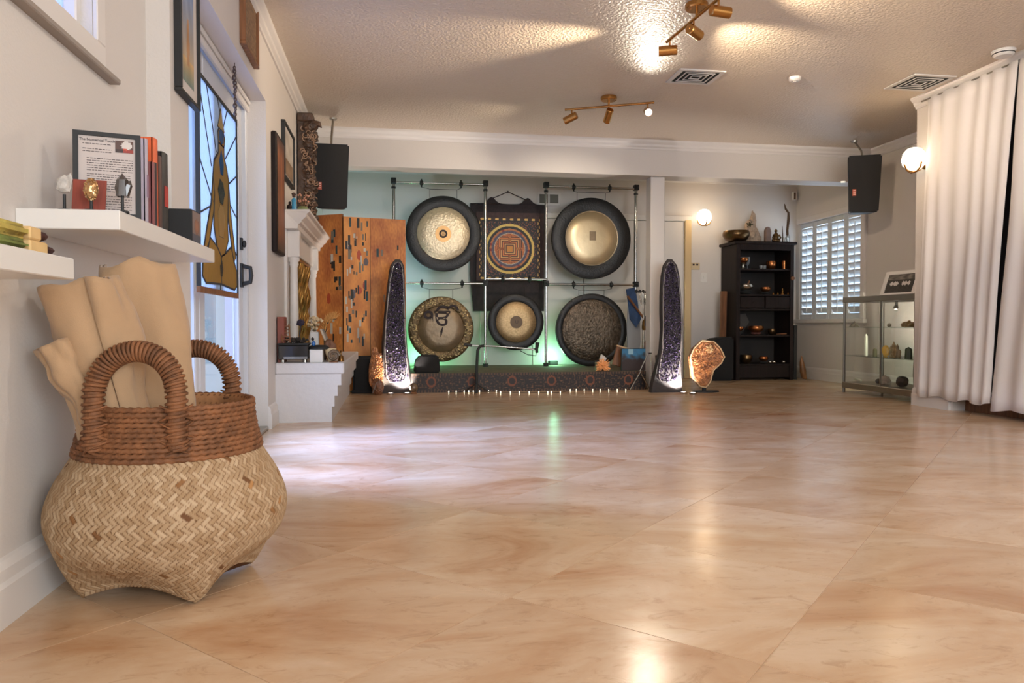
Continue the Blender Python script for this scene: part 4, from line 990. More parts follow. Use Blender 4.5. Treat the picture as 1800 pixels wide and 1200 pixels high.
# ------------------------------------------------------------------ gongs
M['gold'] = mat('hammered gold bronze', S(214, 196, 164), .38, .6, noise_amt=.16, nscale=30, bump=.55, bscale=45)
M['gold2'] = mat('brushed gold bronze', S(206, 184, 146), .32, .65, noise_amt=.12, nscale=6, bump=.1, bscale=30)
M['gongrim'] = mat('dark gong rim', S(27, 26, 26), .42, 0, bump=.35, bscale=60, spec=.4)
M['oldbronze'] = mat('hammered dark bronze', S(112, 98, 82), .34, .75, noise_amt=.55, nscale=34, bump=1.0, bscale=50)
M['tawny'] = mat('tawny bronze', S(142, 120, 92), .38, .4, noise_amt=.3, nscale=8, bump=.3, bscale=20)
def gong(label, c, Ro, Ri, face, rim, hk, bar=True, dots=0, rimtex=None):
    x, z = c; y = GYS-.09
    t = thing('gong', label, 'gong', (x, y, z-Ro), 'gongs on the rack')
    # rim: flat ring, turned-back edge
    MB().lathe([(Ri*.99, -.006), (Ri*1.03, -.012), (Ro*.96, -.012), (Ro, -.004), (Ro, .05), (Ro*.97, .05), (Ro*.97, .002), (Ri, .004)], 72, (x, y, z), axis='y').build('rim', rim, t, smooth=50)
    MB().lathe([(Ri*1.005, -.004), (Ri*.97, -.013), (Ri*.6, -.02), (Ri*.25, -.023), (.0005, -.024)], 72, (x, y, z), axis='y').build('face', face, t, smooth=60)
    if rimtex:
        rnd = random.Random(4); dm = MB()
        for k in range(230):
            q_ = rnd.random()*6.283; r = rnd.uniform(Ri*1.06, Ro*.95); dm.ball((x+r*math.cos(q_), y-.0125, z+r*math.sin(q_)), (rnd.uniform(.005, .013), .003, rnd.uniform(.004, .009)), 8, 4)
        tag(dm.build('hammer_marks', rimtex, t, smooth=60), kind='stuff')
    a = Vector((x-Ro*.36, y+.025, z+Ro*.93)); b = Vector((x+Ro*.36, y+.025, z+Ro*.93)); d = .06 if bar else 0
    for s_, e in ((hk[0], a), (hk[1], b)):
        mid = Vector((e.x, y+.02, min(s_.z-.02, e.z+.10)))
        MB().tube([s_, mid, e], .0028, 6).build('hanging_cord', M['ink'], t)
    if bar:
        MB().cyl((a.x, y+.02, min(hk[0].z-.02, a.z+.10)), (b.x, y+.02, min(hk[0].z-.02, a.z+.10)), .003, n=6).build('spreader', M['ink'], t)
    return t
def emblem(t, c, r, m, ring=None):
    y = GYS-.09-.0245
    return MB().lathe([(.0005, 0), (r, 0), (r, .002)], 32, (c[0], y-.001, c[1]), axis='y').build('emblem', m, t)
FACEM = lambda x, z, y=GYS-.09-.0265: frameM((x, y, z), (1, 0, 0), (0, 0, 1))
g = gong('upper left gong with bright hammered disc, black rim and round copper emblem', (.54, 1.605), .40, .282, M['gold'], M['gongrim'], hooks[0])
e = emblem(g, (.535, 1.6), .085, mat('copper emblem', S(196, 150, 96), .35, .6))
MB().lathe([(.026, -.003), (.044, -.003), (.044, .0), (.026, 0)], 28, (.535, GYS-.1165, 1.6), axis='y').build('emblem_ring', M['ink'], e)
lettering('@', .052, FACEM(.535, 1.602, GYS-.1172), M['ink'], e, 'emblem_mark')
g = gong('largest gong, upper right, smooth gold disc with a wide black rim', (2.165, 1.585), .445, .292, M['gold2'], M['gongrim'], hooks[1])
MB().lathe([(.288, -.0135), (.294, -.0165), (.3, -.0125)], 72, (2.165, GYS-.09, 1.585), axis='y').build('bright_edge', M['gold'], g, smooth=60)
mb = MB().box(2.135, 2.205, GYS-.1155, GYS-.113, 1.56, 1.66).build('engraved_plate', M['tawny'], g)
g = gong('lower left gong of tawny bronze bearing a dark script symbol', (.512, .59), .348, .245, M['tawny'], mat('dark brass rim', S(120, 98, 66), .35, .7, noise_amt=.6, nscale=40, bump=.8, bscale=50), hooks[2], rimtex=mat('bright hammer marks', S(196, 172, 126), .3, .8))
try:
    lettering('\u0a74', .25, FACEM(.50, .70, GYS-.1145), M['ink'], g, 'script_symbol', .001, .0035)
except Exception as ex: print('symbol', ex)
MB().tube([(.53, GYS-.116, .615), (.515, GYS-.118, .57), (.508, GYS-.118, .51)], [.004, .012, .004], 6, flat=.4).build('centre_crease', M['ink'], g)
g = gong('small lower middle gong with grained gold disc and dark centre spot', (1.322, .665), .305, .222, mat('grained gold', S(190, 162, 120), .4, .8, noise_amt=.3, nscale=60, bump=.3, bscale=120), M['gongrim'], hooks[3], bar=False)
e = emblem(g, (1.322, .665), .068, mat('dark centre', S(104, 86, 68), .5, .5))
lettering('U', .05, FACEM(1.325, .665, GYS-.1172), M['ink'], e, 'emblem_mark')
g = gong('lower right gong of dark speckled hammered bronze', (2.17, .578), .402, .338, M['oldbronze'], M['gongrim'], hooks[4])

# ------------------------------------------------------------------ hanging mandala cloth
t = thing('mandala_hanging', 'dark brocade wall hanging with a round golden mandala between the gongs', 'wall hanging', (1.3, YB-.05, .8))
yh = YB-.06
top = [(.865+.875*i/40, 2.0+.075*max(0, math.exp(-((i-11)/2.6)**2)+math.exp(-((i-30)/2.6)**2))) for i in range(41)]
poly = [(.9, .79), (1.71, .79), (1.715, 1.3), (1.74, 1.98)]+[(a, b) for a, b in reversed(top)]+[(.865, 1.98), (.86, 1.2)]
MB().prism(poly, lambda a, b, h: (a, yh+h+.006*math.sin(a*30), b), -.004, .004).build('cloth', mat('dark brocade', S(52, 40, 42), .7, noise_amt=.3, nscale=25, bump=.3, bscale=80), t)
MB().box(.93, 1.70, yh-.02, yh-.008, 1.13, 1.9).build('brocade_border', mat('maroon brocade', S(74, 46, 44), .6, noise_amt=.4, nscale=30), t)
def mandala(s, q_):
    x, y = (s-.5)*2, (q_-.5)*2; r = math.hypot(x, y); a = math.atan2(y, x); e = max(abs(x), abs(y))
    nz_ = noise.noise((x*28, y*28, 3.))
    if e > .93: return (236, 190, 110) if math.sin((x+y)*26)+math.sin((x-y)*26) > .4 else (60, 36, 30)
    if e > .89: return (30, 24, 26)
    if r > .82: return (150, 84, 60) if nz_ > .22 else (40, 40, 52) if nz_ < -.2 else (28, 24, 26)
    if r > .74: return (240, 204, 112)
    if r > .66: return (26, 24, 26)
    if r > .60: return (198, 120, 70) if int((a+PI)*8) % 8 else (150, 50, 40)
    if r > .52: return lerp3((70, 64, 84), (110, 100, 120), nz_+.5)
    if r > .50: return (200, 190, 170)
    d = max(abs(x), abs(y))
    if d > .40: return lerp3((160, 76, 48), (232, 150, 90), nz_*.8+.5)
    k = int(d/.034)
    if (abs(x) < .05 or abs(y) < .05) and d > .2: return (200, 130, 74) if nz_ > 0 else (150, 76, 48)
    if d < .08: return (222, 150, 70)
    return ((236, 182, 116), (130, 66, 44), (224, 134, 78), (76, 48, 44))[k % 4]
printed('mandala_print', t, (.965, yh-.02, 1.15), (.69, 0, 0), (0, 0, .685), 120, 120, mandala, M['print'], .002)
nl = Vector((1.3, YB-.012, 2.145))
MB().tube([(1.11, yh, 2.055), nl, (1.49, yh, 2.055)], .005, 6).ball(nl, .012, 8, 6).build('hanging_cord', M['ink'], t)

# wall grille behind the rack
t = thing('wall_grille', 'small grey louvered wall grille behind the rack top', 'wall vent', (1.775, YB, 2.02))
MB().box(1.64, 1.91, YB-.012, YB-.001, 2.0, 2.15).build('frame', M['trim'], t, bevel=.003)
for k in range(2): MB().box(1.665+k*.12, 1.765+k*.12, YB-.016, YB-.012, 2.03, 2.13).build('louver_bank', mat('grey louver', S(104, 100, 88), .5), t)

# ------------------------------------------------------------------ things on the stage
t = thing('covered_monitor', 'faceted block under a black cloth on the stage, before the lower left gong', 'covered box', (.315, 7.15, SZ_))
MB().prism([(.2, SZ_), (.445, SZ_), (.44, .30), (.425, .345), (.26, .35), (.21, .29)], lambda a, b, h: (a, h, b), 7.02, 7.25).build('cloth_cover', M['blackcloth'], t, bevel=.012, seg=2, smooth=50)
# microphone boom stand
t = thing('microphone_stand', 'microphone stand with a bent black pole and level chrome boom before the gongs', 'microphone stand', (.77, 6.86, 0))
MB().tube([(.77, 6.86, .0), (.775, 6.86, .25), (.785, 6.87, .40), (.81, 6.9, .435), (.85, 6.9, .44)], .014, 8).build('pole', M['black'], t, smooth=50)
for q_ in (20, 140, 260): MB().tube([(.77, 6.86, .09), (.77+.13*math.cos(R(q_)), 6.86+.09*math.sin(R(q_)), .006)], .006, 6).build('leg', M['black'], t)
MB().tube([(.72, 6.9, .445), (.95, 6.9, .435), (1.33, 6.9, .405)], .0075, 8).build('boom', M['chrome'], t, smooth=50)
MB().cyl((.66, 6.9, .455), (.735, 6.9, .443), .014, n=10).build('counterweight', M['black'], t)
MB().tube([(1.33, 6.9, .405), (1.352, 6.9, .41), (1.36, 6.9, .47)], [.01, .016, .02], 10).cyl((1.355, 6.9, .37), (1.352, 6.9, .42), .014, n=10).build('microphone', M['black'], t, smooth=45)
MB().tube([(1.35, 6.9, .38), (1.35, 6.93, .34), (1.28, 6.96, .35), (1.2, 6.95, .39)], .004, 6).build('cable', M['ink'], t)
# tissue box, crystal star
t = thing('tissue_box', 'square tissue box with a white tissue on the stage edge', 'tissue box', (2.065, 7.12, SZ_))
MB().box(2.0, 2.125, 7.06, 7.18, SZ_, SZ_+.085).build('box', mat('patterned card', S(136, 124, 98), .7, noise_amt=.4, nscale=40), t, bevel=.003)
MB().prism([(2.025, SZ_+.085), (2.03, SZ_+.13), (2.05, SZ_+.165), (2.075, SZ_+.15), (2.1, SZ_+.125), (2.085, SZ_+.085)], lambda a, b, h: (a, h+.01*math.sin(a*80), b), 7.11, 7.125).build('tissue', M['paper'], t)
t = thing('crystal_star', 'spiky peach crystal star on the stage edge', 'crystal cluster', (2.03, 7.0, SZ_))
rnd = random.Random(15); cs = MB()
for k in range(60):
    d = Vector((rnd.gauss(0, 1), rnd.gauss(0, .6), rnd.gauss(0, 1))).normalized()
    cs.spike(Vector((2.03, 7.0, SZ_+.055)), Vector((2.03, 7.0, SZ_+.055))+Vector((d.x, d.y, max(d.z, -.62)))*rnd.uniform(.06, .092), .010, 5, .6, rnd)
cs.build('crystals', mat('peach crystal', S(222, 160, 106), .25, emit=S(230, 150, 90), estr=.12), t)  # crystals carry a faint emission of their own
# music gear at the right end of the stage
t = thing('wooden_tray', 'brown wooden tray leaning at the right stage end', 'tray', (2.27, 7.2, SZ_))
mb = MB(Matrix.Translation((2.27, 7.2, SZ_)) @ Matrix.Rotation(R(16), 4, 'Y')); mb.box(-.1, .1, -.012, .012, .03, .225); mb.build('tray_board', M['wood'], t, bevel=.004)
mb = MB(Matrix.Translation((2.27, 7.2, SZ_)) @ Matrix.Rotation(R(16), 4, 'Y')); mb.box(-.105, .105, -.018, .018, .222, .236); mb.build('tray_edge', mat('pale wood edge', S(206, 170, 128), .5), t)
t = thing('poster_board', 'dark board with a blue sky picture behind the folding chrome easel', 'poster', (2.4, 7.1, SZ_))
MB().box(2.25, 2.52, 7.1, 7.115, SZ_, .40).build('board', M['black'], t)
printed('sky_picture', t, (2.26, 7.1, SZ_+.005), (.25, 0, 0), (0, 0, .21), 24, 20, lambda s, q_: lerp3((60, 46, 44), (60, 120, 160), max(0, min(1, (q_-.45)*3+noise.noise((s*6, q_*6, 1))*.8))) if not (q_ > .75 and abs(s-.35) < .12) else (150, 190, 206), M['print'])
t = thing('folding_easel', 'thin chrome folding easel with crossed legs at the stage corner', 'easel', (2.4, 6.9, 0))
for nm, p0, p1 in (('leg', (2.49, 6.9, 0.01), (2.49, 6.9, .36)), ('leg', (2.28, 6.9, .01), (2.385, 6.9, .185)), ('leg', (2.475, 6.9, .01), (2.375, 6.9, .185)), ('leg', (2.375, 6.9, .185), (2.46, 6.9, .36)), ('crossbar', (2.46, 6.9, .36), (2.495, 6.9, .36))):
    MB().cyl(p0, p1, .006, n=8).build(nm, M['chrome'], t)
t = thing('blue_banner', 'blue cloth folded over a pole at the right end of the rack', 'cloth', (2.7, 7.72, 0))
Yb = 7.75
A = [onY(u, v, Yb) for u, v in ((1101, 508), (1115, 505), (1120, 530), (1122, 545), (1128, 560), (1118, 575), (1108, 560), (1105, 530))]
MB().prism([(p.x, p.z) for p in A], lambda a, b, h: (a, h+.02*math.sin(a*40), b), Yb, Yb+.02).build('cloth', mat('navy cloth', S(62, 92, 140), .8, noise_amt=.4, nscale=8), t, solid=0)
q0, q1 = onY(1103, 520, Yb-.03), onY(1132, 560, Yb-.03)
MB().tube([q0, q1, onY(1130, 630, Yb-.03), (q1.x, Yb-.03, 0)], .013, 8).build('pole', M['wood'], t)
B_ = [onY(u, v, Yb+.03) for u, v in ((1104, 535), (1125, 555), (1126, 600), (1120, 650), (1104, 650), (1102, 570))]
MB().prism([(p.x, p.z) for p in B_], lambda a, b, h: (a, h, b), Yb+.03, Yb+.045).build('pale_drape', mat('pale cloth', S(160, 166, 172), .9), t)
# mallet rack and shakers
t = thing('chime_rack', 'black rack of dangling silver chimes and rattles beside the pillar', 'chime rack', (2.56, 7.28, 0))
Yc = 7.28
a, b = onY(1116, 512, Yc), onY(1143, 514, Yc); bx = b.x
MB().tube([(2.545, Yc, 0), (2.545, Yc, a.z)], .011, 8).build('post', M['chrome'], t)
MB().cyl((a.x, Yc, a.z), (b.x, Yc, b.z), .009, n=8).build('arm', M['black'], t)
for k in range(5):
    p = a.lerp(b, .1+k*.22); MB().ball((p.x, Yc, p.z+.004), (.016, .016, .02), 10, 6).build('knob', M['black'], t, smooth=60)
rnd = random.Random(5)
for k in range(16):
    p = a.lerp(b, .3+rnd.random()*.65); l = rnd.uniform(.1, .24); MB().tube([(p.x, Yc-.01, p.z), (p.x+rnd.uniform(-.02, .02), Yc-.02, p.z-l*.5), (p.x+rnd.uniform(-.02, .02), Yc-.015, p.z-l)], .0035, 5).build('chime', M['chrome'], t)
MB().lathe([(.008, 0), (.03, -.05), (.035, -.11), (.03, -.14)], 12, (2.56, Yc, .72)).build('bell', M['bronze'], t, smooth=50)
t = thing('blue_card', 'small dark card with a blue glow hanging at the pillar', 'card', (2.60, 7.2, .65))
p0, p1 = onY(1133, 573, 7.2), onY(1146, 555, 7.2)
MB().box(p0.x, p1.x, 7.2, 7.206, p0.z, p1.z).build('card_face', mat('blue dark print', S(52, 70, 92), .4, noise_amt=.6, nscale=14), t)
MB().tube([((p0.x+p1.x)/2, 7.203, p1.z), ((p0.x+p1.x)/2+.01, 7.203, p1.z+.1), (2.56, 7.24, .96)], .002, 5).build('string', M['ink'], t)
t = thing('leather_bag', 'flat brown leather bag hanging below the blue card', 'bag', (2.6, 7.2, .26))
p0, p1 = onY(1134, 637, 7.22), onY(1147, 600, 7.22)
MB().box(p0.x-.01, p1.x, 7.2, 7.23, p0.z, p1.z).build('bag_body', mat('tan leather', S(140, 96, 64), .6), t, bevel=.008)
MB().tube([(p0.x, 7.215, p1.z), ((p0.x+p1.x)/2, 7.215, p1.z+.16), (2.56, 7.25, .96)], .003, 5).ball(((p0.x+p1.x)/2-.01, 7.19, p1.z+.085), (.02, .012, .022), 10, 6).build('strap', M['ink'], t)
t = thing('rain_stick', 'rough wooden rain stick leaning at the right stage end', 'rain stick', (2.57, 6.93, 0))
MB().tube([(2.575, 6.9, .001), (2.572, 6.91, .15), (2.56, 6.925, .34)], [.026, .024, .02], 9).build('stick', mat('rough bark', S(96, 82, 72), .8, noise_amt=.5, nscale=30, bump=1, bscale=50), t, smooth=50)
# ------------------------------------------------------------------ amethyst cathedrals
M['amshell'] = mat('basalt shell', S(58, 52, 52), .7, noise_amt=.3, nscale=20, bump=.6, bscale=30)
M['amrim'] = mat('agate rim', S(128, 120, 116), .3)
def amethyst_mat():
    m = mat('amethyst', S(70, 58, 90), .12, spec=.8); nt = m.node_tree; b = nt.nodes['Principled BSDF']
    oi = nt.nodes.new('ShaderNodeTexCoord'); n = nt.nodes.new('ShaderNodeTexNoise'); n.inputs['Scale'].default_value = 90
    r = nt.nodes.new('ShaderNodeValToRGB'); r.color_ramp.elements[0].position = .38; r.color_ramp.elements[0].color = S(27, 25, 28)
    r.color_ramp.elements[1].position = .72; r.color_ramp.elements[1].color = S(134, 118, 158); e = r.color_ramp.elements.new(.52); e.color = S(44, 37, 55)
    nt.links.new(oi.outputs['Object'], n.inputs['Vector']); nt.links.new(n.outputs['Fac'], r.inputs[0]); nt.links.new(r.outputs[0], b.inputs['Base Color'])
    b.inputs['Coat Weight'].default_value = .5
    return m
M['ame'] = amethyst_mat()
def geode(label, c, prof, face_ang, lamp_dx, seed):
    # prof: (z, x_left, x_right) outline; depth follows the width; open face turned to face_ang (0 = -Y)
    x0, y0 = c; t = thing('amethyst_geode', label, 'geode', (x0, y0, 0), 'tall amethyst geodes beside the stage')
    def at(z):
        for (za, la, ra), (zb, lb, rb) in zip(prof, prof[1:]):
            if za <= z <= zb:
                k = (z-za)/(zb-za); k = k; return la+(lb-la)*k, ra+(rb-ra)*k
        return prof[-1][1:]
    zt = prof[-1][0]; NZ, NA_ = 46, 30
    vs = []
    for i in range(NZ+1):
        z = zt*i/NZ; l, r = at(z); w2 = (r-l)/2; cx = x0+(l+r)/2; d2 = w2*.85+.02
        for j in range(NA_):
            q_ = 2*PI*j/NA_; k = 1+.05*noise.noise((math.cos(q_)*2+seed, math.sin(q_)*2, z*6))
            yy = math.sin(q_)*d2*k; front = -d2*.35
            yy = max(yy, front)            # cut flat in front
            vs.append((cx+math.cos(q_)*w2*k, y0+yy, z))
    fs = [(i*NA_+j, i*NA_+(j+1) % NA_, (i+1)*NA_+(j+1) % NA_, (i+1)*NA_+j) for i in range(NZ) for j in range(NA_)]
    fs += [tuple(range(NA_-1, -1, -1)), tuple(NZ*NA_+j for j in range(NA_))]
    Mr = Matrix.Translation((x0, y0, 0)) @ Matrix.Rotation(face_ang, 4, 'Z') @ Matrix.Translation((-x0, -y0, 0))
    MB(Mr).add(vs, fs).build('shell', M['amshell'], t, smooth=50)
    rnd = random.Random(seed); cr = MB(Mr); rim = []
    zlo, zhi = .1, zt-.03
    for k in range(1500):
        z = rnd.uniform(zlo, zhi); l, r = at(z); w2 = (r-l)/2*.80; cx = x0+(l+r)/2; d2 = (r-l)/2*.85+.02
        endk = min(1, (zhi-z)/.06, (z-zlo)/.05); w2 *= max(.05, endk**.5)
        a = rnd.uniform(-1, 1); dep = .02*(1-a*a)
        b = Vector((cx+a*w2, y0-d2*.35+.012*0+dep*0, z)); s_ = rnd.uniform(.007, .016)
        tip = b+Vector((rnd.gauss(-a*.5, .35), -1, rnd.gauss(0, .4))).normalized()*s_*1.25
        cr.spike(b+Vector((0, .006, 0)), tip, s_*.55, 5, .55, rnd)
    o = cr.build('crystals', M['ame'], t); tag(o, kind='stuff')
    for k in range(40):
        q_ = 2*PI*k/40; z = (zlo+zhi)/2+(zhi-zlo)/2*math.sin(q_); l, r = at(z); w2 = (r-l)/2*.84; cx = x0+(l+r)/2; d2 = (r-l)/2*.85+.02
        a = math.cos(q_); a = math.copysign(abs(a)**.35, a)
        rim.append((cx+a*w2+.006*noise.noise((k*.9, seed, 0)), y0-d2*.35-.004, z))
    MB(Mr).tube(rim, .0055, 6, closed=True).build('agate_rim', M['amrim'], t, smooth=60)
    return t
px = .00535
geode('tall amethyst geode left of the stage beside the folding screen', (.045, 7.0),
      [(0, -.16, .13), (.08, -.165, .125), (.25, -.15, .115), (.45, -.145, .09), (.7, -.125, .075), (.95, -.10, .072), (1.12, -.08, .07), (1.2, -.06, .062), (1.245, -.02, .03)], R(9), .1, 2)
geode('tall amethyst geode right of the stage in front of the white pillar', (2.575, 6.68),
      [(0, -.18, .135), (.08, -.17, .135), (.2, -.135, .125), (.4, -.085, .135), (.65, -.075, .14), (.9, -.08, .125), (1.1, -.072, .105), (1.2, -.05, .08), (1.255, -.01, .035)], R(-4), -.1, 5)
# little floor lamps shining up the crystals
M['puck'] = mat('lit puck', (1, 1, 1), .4, emit=(1, .93, .86), estr=6)
def puck(label, x, y, aim, pw, col=(1, .92, .86), ang=75):
    t = thing('puck_lamp', label, 'puck lamp', (x, y, 0), 'puck lamps on the floor')
    MB().lathe([(.001, 0), (.034, 0), (.036, .004), (.036, .012), (.03, .016), (.02, .016)], 20, (x, y, 0)).build('housing', M['chrome'], t, smooth=40)
    MB().lathe([(.0005, .0155), (.024, .0155)], 20, (x, y, 0)).build('lens', M['puck'], t)
    light('puck_light', 'SPOT', (x, y, .03), pw, col, aim, .02, ang, .5)
puck('puck lamp lighting the left amethyst geode', .13, 6.83, (.08, 7.0, .30), 40, ang=105)
puck('puck lamp lighting the right amethyst geode', 2.66, 6.5, (2.62, 6.7, .32), 40, ang=105)
puck('puck lamp lighting the small orange citrine', -.02, 6.82, (-.12, 6.93, .25), 16, (1, .8, .6))
puck('puck lamp lighting the citrine slab on its stand', 2.72, 6.42, (2.82, 6.6, .32), 7, (1, .86, .7))
# glass sphere and stones at the left geode
t = thing('crystal_sphere', 'brown glassy sphere on a ring at the foot of the left geode', 'crystal ball', (.165, 6.9, 0))
MB().lathe([(.03, 0), (.032, .012), (.024, .02)], 18, (.19, 6.86, 0)).build('ring_stand', M['wood'], t)
MB().ball((.19, 6.86, .06), .042, 22, 14).build('sphere', mat('smoky sphere', S(120, 96, 72), .08, noise_amt=.6, nscale=30, spec=.8), t, smooth=80)
# citrine beside the left geode
M['citrine'] = mat('citrine crust', S(214, 150, 98), .3, noise_amt=.6, nscale=30, bump=1.0, bscale=60, col2=S(126, 78, 54))
t = thing('citrine_geode', 'orange citrine geode standing left of the left amethyst', 'geode', (-.15, 6.9, 0))
cb = MB().rock((-.155, 6.9, .2), (.06, .05, .21), 3, .2, 4, 2.2)
rnd = random.Random(17)
for k in range(420):
    q_ = rnd.uniform(-1.2, 1.0)-PI/2+.5; z = rnd.uniform(.04, .37); w2 = math.sqrt(max(.05, 1-((z-.2)/.21)**2))
    b = Vector((-.155+.058*w2*math.cos(q_), 6.9+.048*w2*math.sin(q_), z)); d = Vector((math.cos(q_), math.sin(q_), rnd.gauss(0, .4))).normalized()
    cb.spike(b, b+d*rnd.uniform(.012, .022), .0065, 5, .5, rnd)
cb.v = [(x, y, max(z, .001)) for x, y, z in cb.v]; cb.build('crystal_body', M['citrine'], t)
t = thing('small_citrine', 'small pointed brown citrine lying before the orange citrine geode', 'crystal', (-.13, 6.8, 0))
sb = MB().rock((-.13, 6.8, .07), (.055, .035, .075), 9, .35, 3, 1.5); sb.v = [(x, y, max(z, .001)) for x, y, z in sb.v]
sb.build('crystal_body', mat('brown citrine', S(140, 92, 64), .35, noise_amt=.5, nscale=40, bump=1, bscale=60), t); MB().tube([(-.18, 6.768, .02), (-.15, 6.762, .1), (-.12, 6.764, .135), (-.095, 6.77, .06)], .004, 5).build('pale_edge', M['amrim'], t)
# citrine slab on a metal stand
t = thing('citrine_slab', 'large orange citrine slab on a black metal stand right of the pillar', 'geode', (2.9, 6.6, 0))
MB().lathe([(.001, 0), (.13, 0), (.13, .01), (.001, .012)], 30, (2.93, 6.62, 0), sy=.6).build('base_plate', M['black'], t)
MB().cyl((2.915, 6.62, .01), (2.915, 6.62, .16), .02, n=10).build('post', M['black'], t)
out = [onY(u, v, 6.62) for u, v in ((1232, 598), (1252, 600), (1264, 612), (1271, 627), (1266, 637), (1252, 650), (1247, 668), (1238, 680), (1228, 678), (1216, 665), (1213, 640), (1211, 628), (1217, 612))]
cx = sum(p.x for p in out)/len(out); cz = sum(p.z for p in out)/len(out)
sl = MB(); N = len(out); fine = []
for k in range(N):
    for f in (0, .33, .66):
        p = out[k].lerp(out[(k+1) % N], f); fine.append((p.x+.006*noise.noise((k+f, 1, 2)), p.z+.006*noise.noise((k+f, 5, 2))))
rings = []
for sc_, y in ((.97, 6.66), (1, 6.63), (1, 6.6), (.9, 6.585), (.82, 6.595), (.5, 6.6), (.05, 6.6)):
    rings.append([(cx+(a-cx)*sc_, y+.012*noise.noise((a*30, b*30, y*40)), cz+(b-cz)*sc_) for a, b in fine])
vs = [p for r in rings for p in r]; n = len(fine)
fs = [(i*n+j, i*n+(j+1) % n, (i+1)*n+(j+1) % n, (i+1)*n+j) for i in range(len(rings)-1) for j in range(n)]+[tuple(range(n))]
sl.add(vs, fs).build('slab', M['citrine'], t, smooth=40)
rnd = random.Random(23); cc = MB()
for k in range(520):
    q_ = rnd.random()*6.283; r = math.sqrt(rnd.random())*.84; i = int(q_/6.283*n) % n; a, b = fine[i]
    p = Vector((cx+(a-cx)*r, 6.6, cz+(b-cz)*r)); s_ = rnd.uniform(.006, .014)
    cc.spike(p, p+Vector((rnd.gauss(0, .5), -1, rnd.gauss(0, .5))).normalized()*s_*1.6, s_*.6, 5, .5, rnd)
cl = MB()
cl2 = onY(1246, 612, 6.6)
for k in range(46):
    d = Vector((rnd.gauss(0, 1), -abs(rnd.gauss(0, .7)), rnd.gauss(0, 1))).normalized(); cl.spike(cl2, cl2+d*rnd.uniform(.035, .058), .008, 5, .6, rnd)
MB().tube([(a, 6.588, b) for a, b in fine], .007, 6, closed=True).build('pale_rim', mat('cream rind', S(222, 190, 150), .5), t, smooth=60)
o = cc.build('crystal_lining', M['citrine'], t); tag(o, kind='stuff')
cl.build('crystal_flower', mat('cream crystal', S(232, 196, 150), .25), t)

# ------------------------------------------------------------------ coloured stage lights on the back wall
light('green_stage_light_a', 'POINT', (.30, 8.12, .27), 7, (.25, 1, .45), None, .04)
light('green_stage_light_b', 'POINT', (1.80, 8.15, .27), 4.5, (.35, 1, .55), None, .04)
light('cyan_stage_light', 'SPOT', (-.35, 7.75, .3), 50, (.4, .8, 1), (-.1, 8.35, 1.9), .05, 100, .8)
t = thing('stage_floodlight', 'small black floodlight glowing green behind the lower left gong', 'floodlight', (.30, 8.2, SZ_))
MB().box(.25, .35, 8.14, 8.22, SZ_, SZ_+.05).build('housing', M['black'], t, bevel=.006)
t = thing('stage_floodlight', 'small black floodlight glowing green behind the lower right gong', 'floodlight', (1.8, 8.2, SZ_))
MB().box(1.75, 1.85, 8.18, 8.26, SZ_, SZ_+.05).build('housing', M['black'], t, bevel=.006)
t = thing('stage_floodlight', 'black floodlight on the floor behind the folding screen', 'floodlight', (-.35, 7.8, 0))
MB().box(-.45, -.25, 7.72, 7.84, 0, .27).build('housing', M['black'], t, bevel=.006)

# ------------------------------------------------------------------ wall sconces
M['globe'] = mat('lit globe', (1, .95, .88), .4, emit=(1, .86, .66), estr=3)
def sconce(label, wp, out, pw, tilt=0):
    w0 = Vector(wp); n = Vector(out); tg = Vector((-n.y, n.x, 0)); c = w0+n*.1+Vector((0, 0, .03))
    t = thing('wall_sconce', label, 'wall lamp', wp, 'brass wall sconces with white glass shades')
    q4 = Matrix.Translation(w0) @ n.to_track_quat('Z', 'Y').to_matrix().to_4x4()
    MB(q4).lathe([(.001, .012), (.03, .012), (.042, .006), (.045, 0)], 20).build('backplate', M['brass'], t, smooth=45)
    MB().tube([w0+n*.01+Vector((0, 0, -.01)), w0+n*.05+Vector((0, 0, -.05)), c+Vector((0, 0, -.10)), c+n*.06+Vector((0, 0, -.085)), c+n*.085+Vector((0, 0, -.04))], .007, 8).build('arm', M['brass'], t, smooth=60)
    MB().tube([c+tg*a+Vector((0, 0, z)) for a, z in ((-.085, -.035), (-.07, -.075), (-.03, -.098), (.03, -.098), (.07, -.075), (.085, -.035))], .007, 8).build('cradle', M['brass'], t, smooth=60)
    MB().lathe([(.012, -.09), (.05, -.075), (.08, -.04), (.088, 0), (.078, .045), (.05, .08), (.012, .092)], 26, tuple(c), caps=True).build('glass_shade', M['globe'], t, smooth=60)
    light('sconce_light', 'POINT', c+n*.10, pw, WARM, None, .08)
sconce('brass wall sconce with glowing globe on the back wall beside the cabinet', (3.62, YB, 1.87), (0, -1, 0), 4.5)
sconce('brass wall sconce with white globe at the curtain edge', (XC, 5.2, 1.89), (-1, 0, 0), 3)
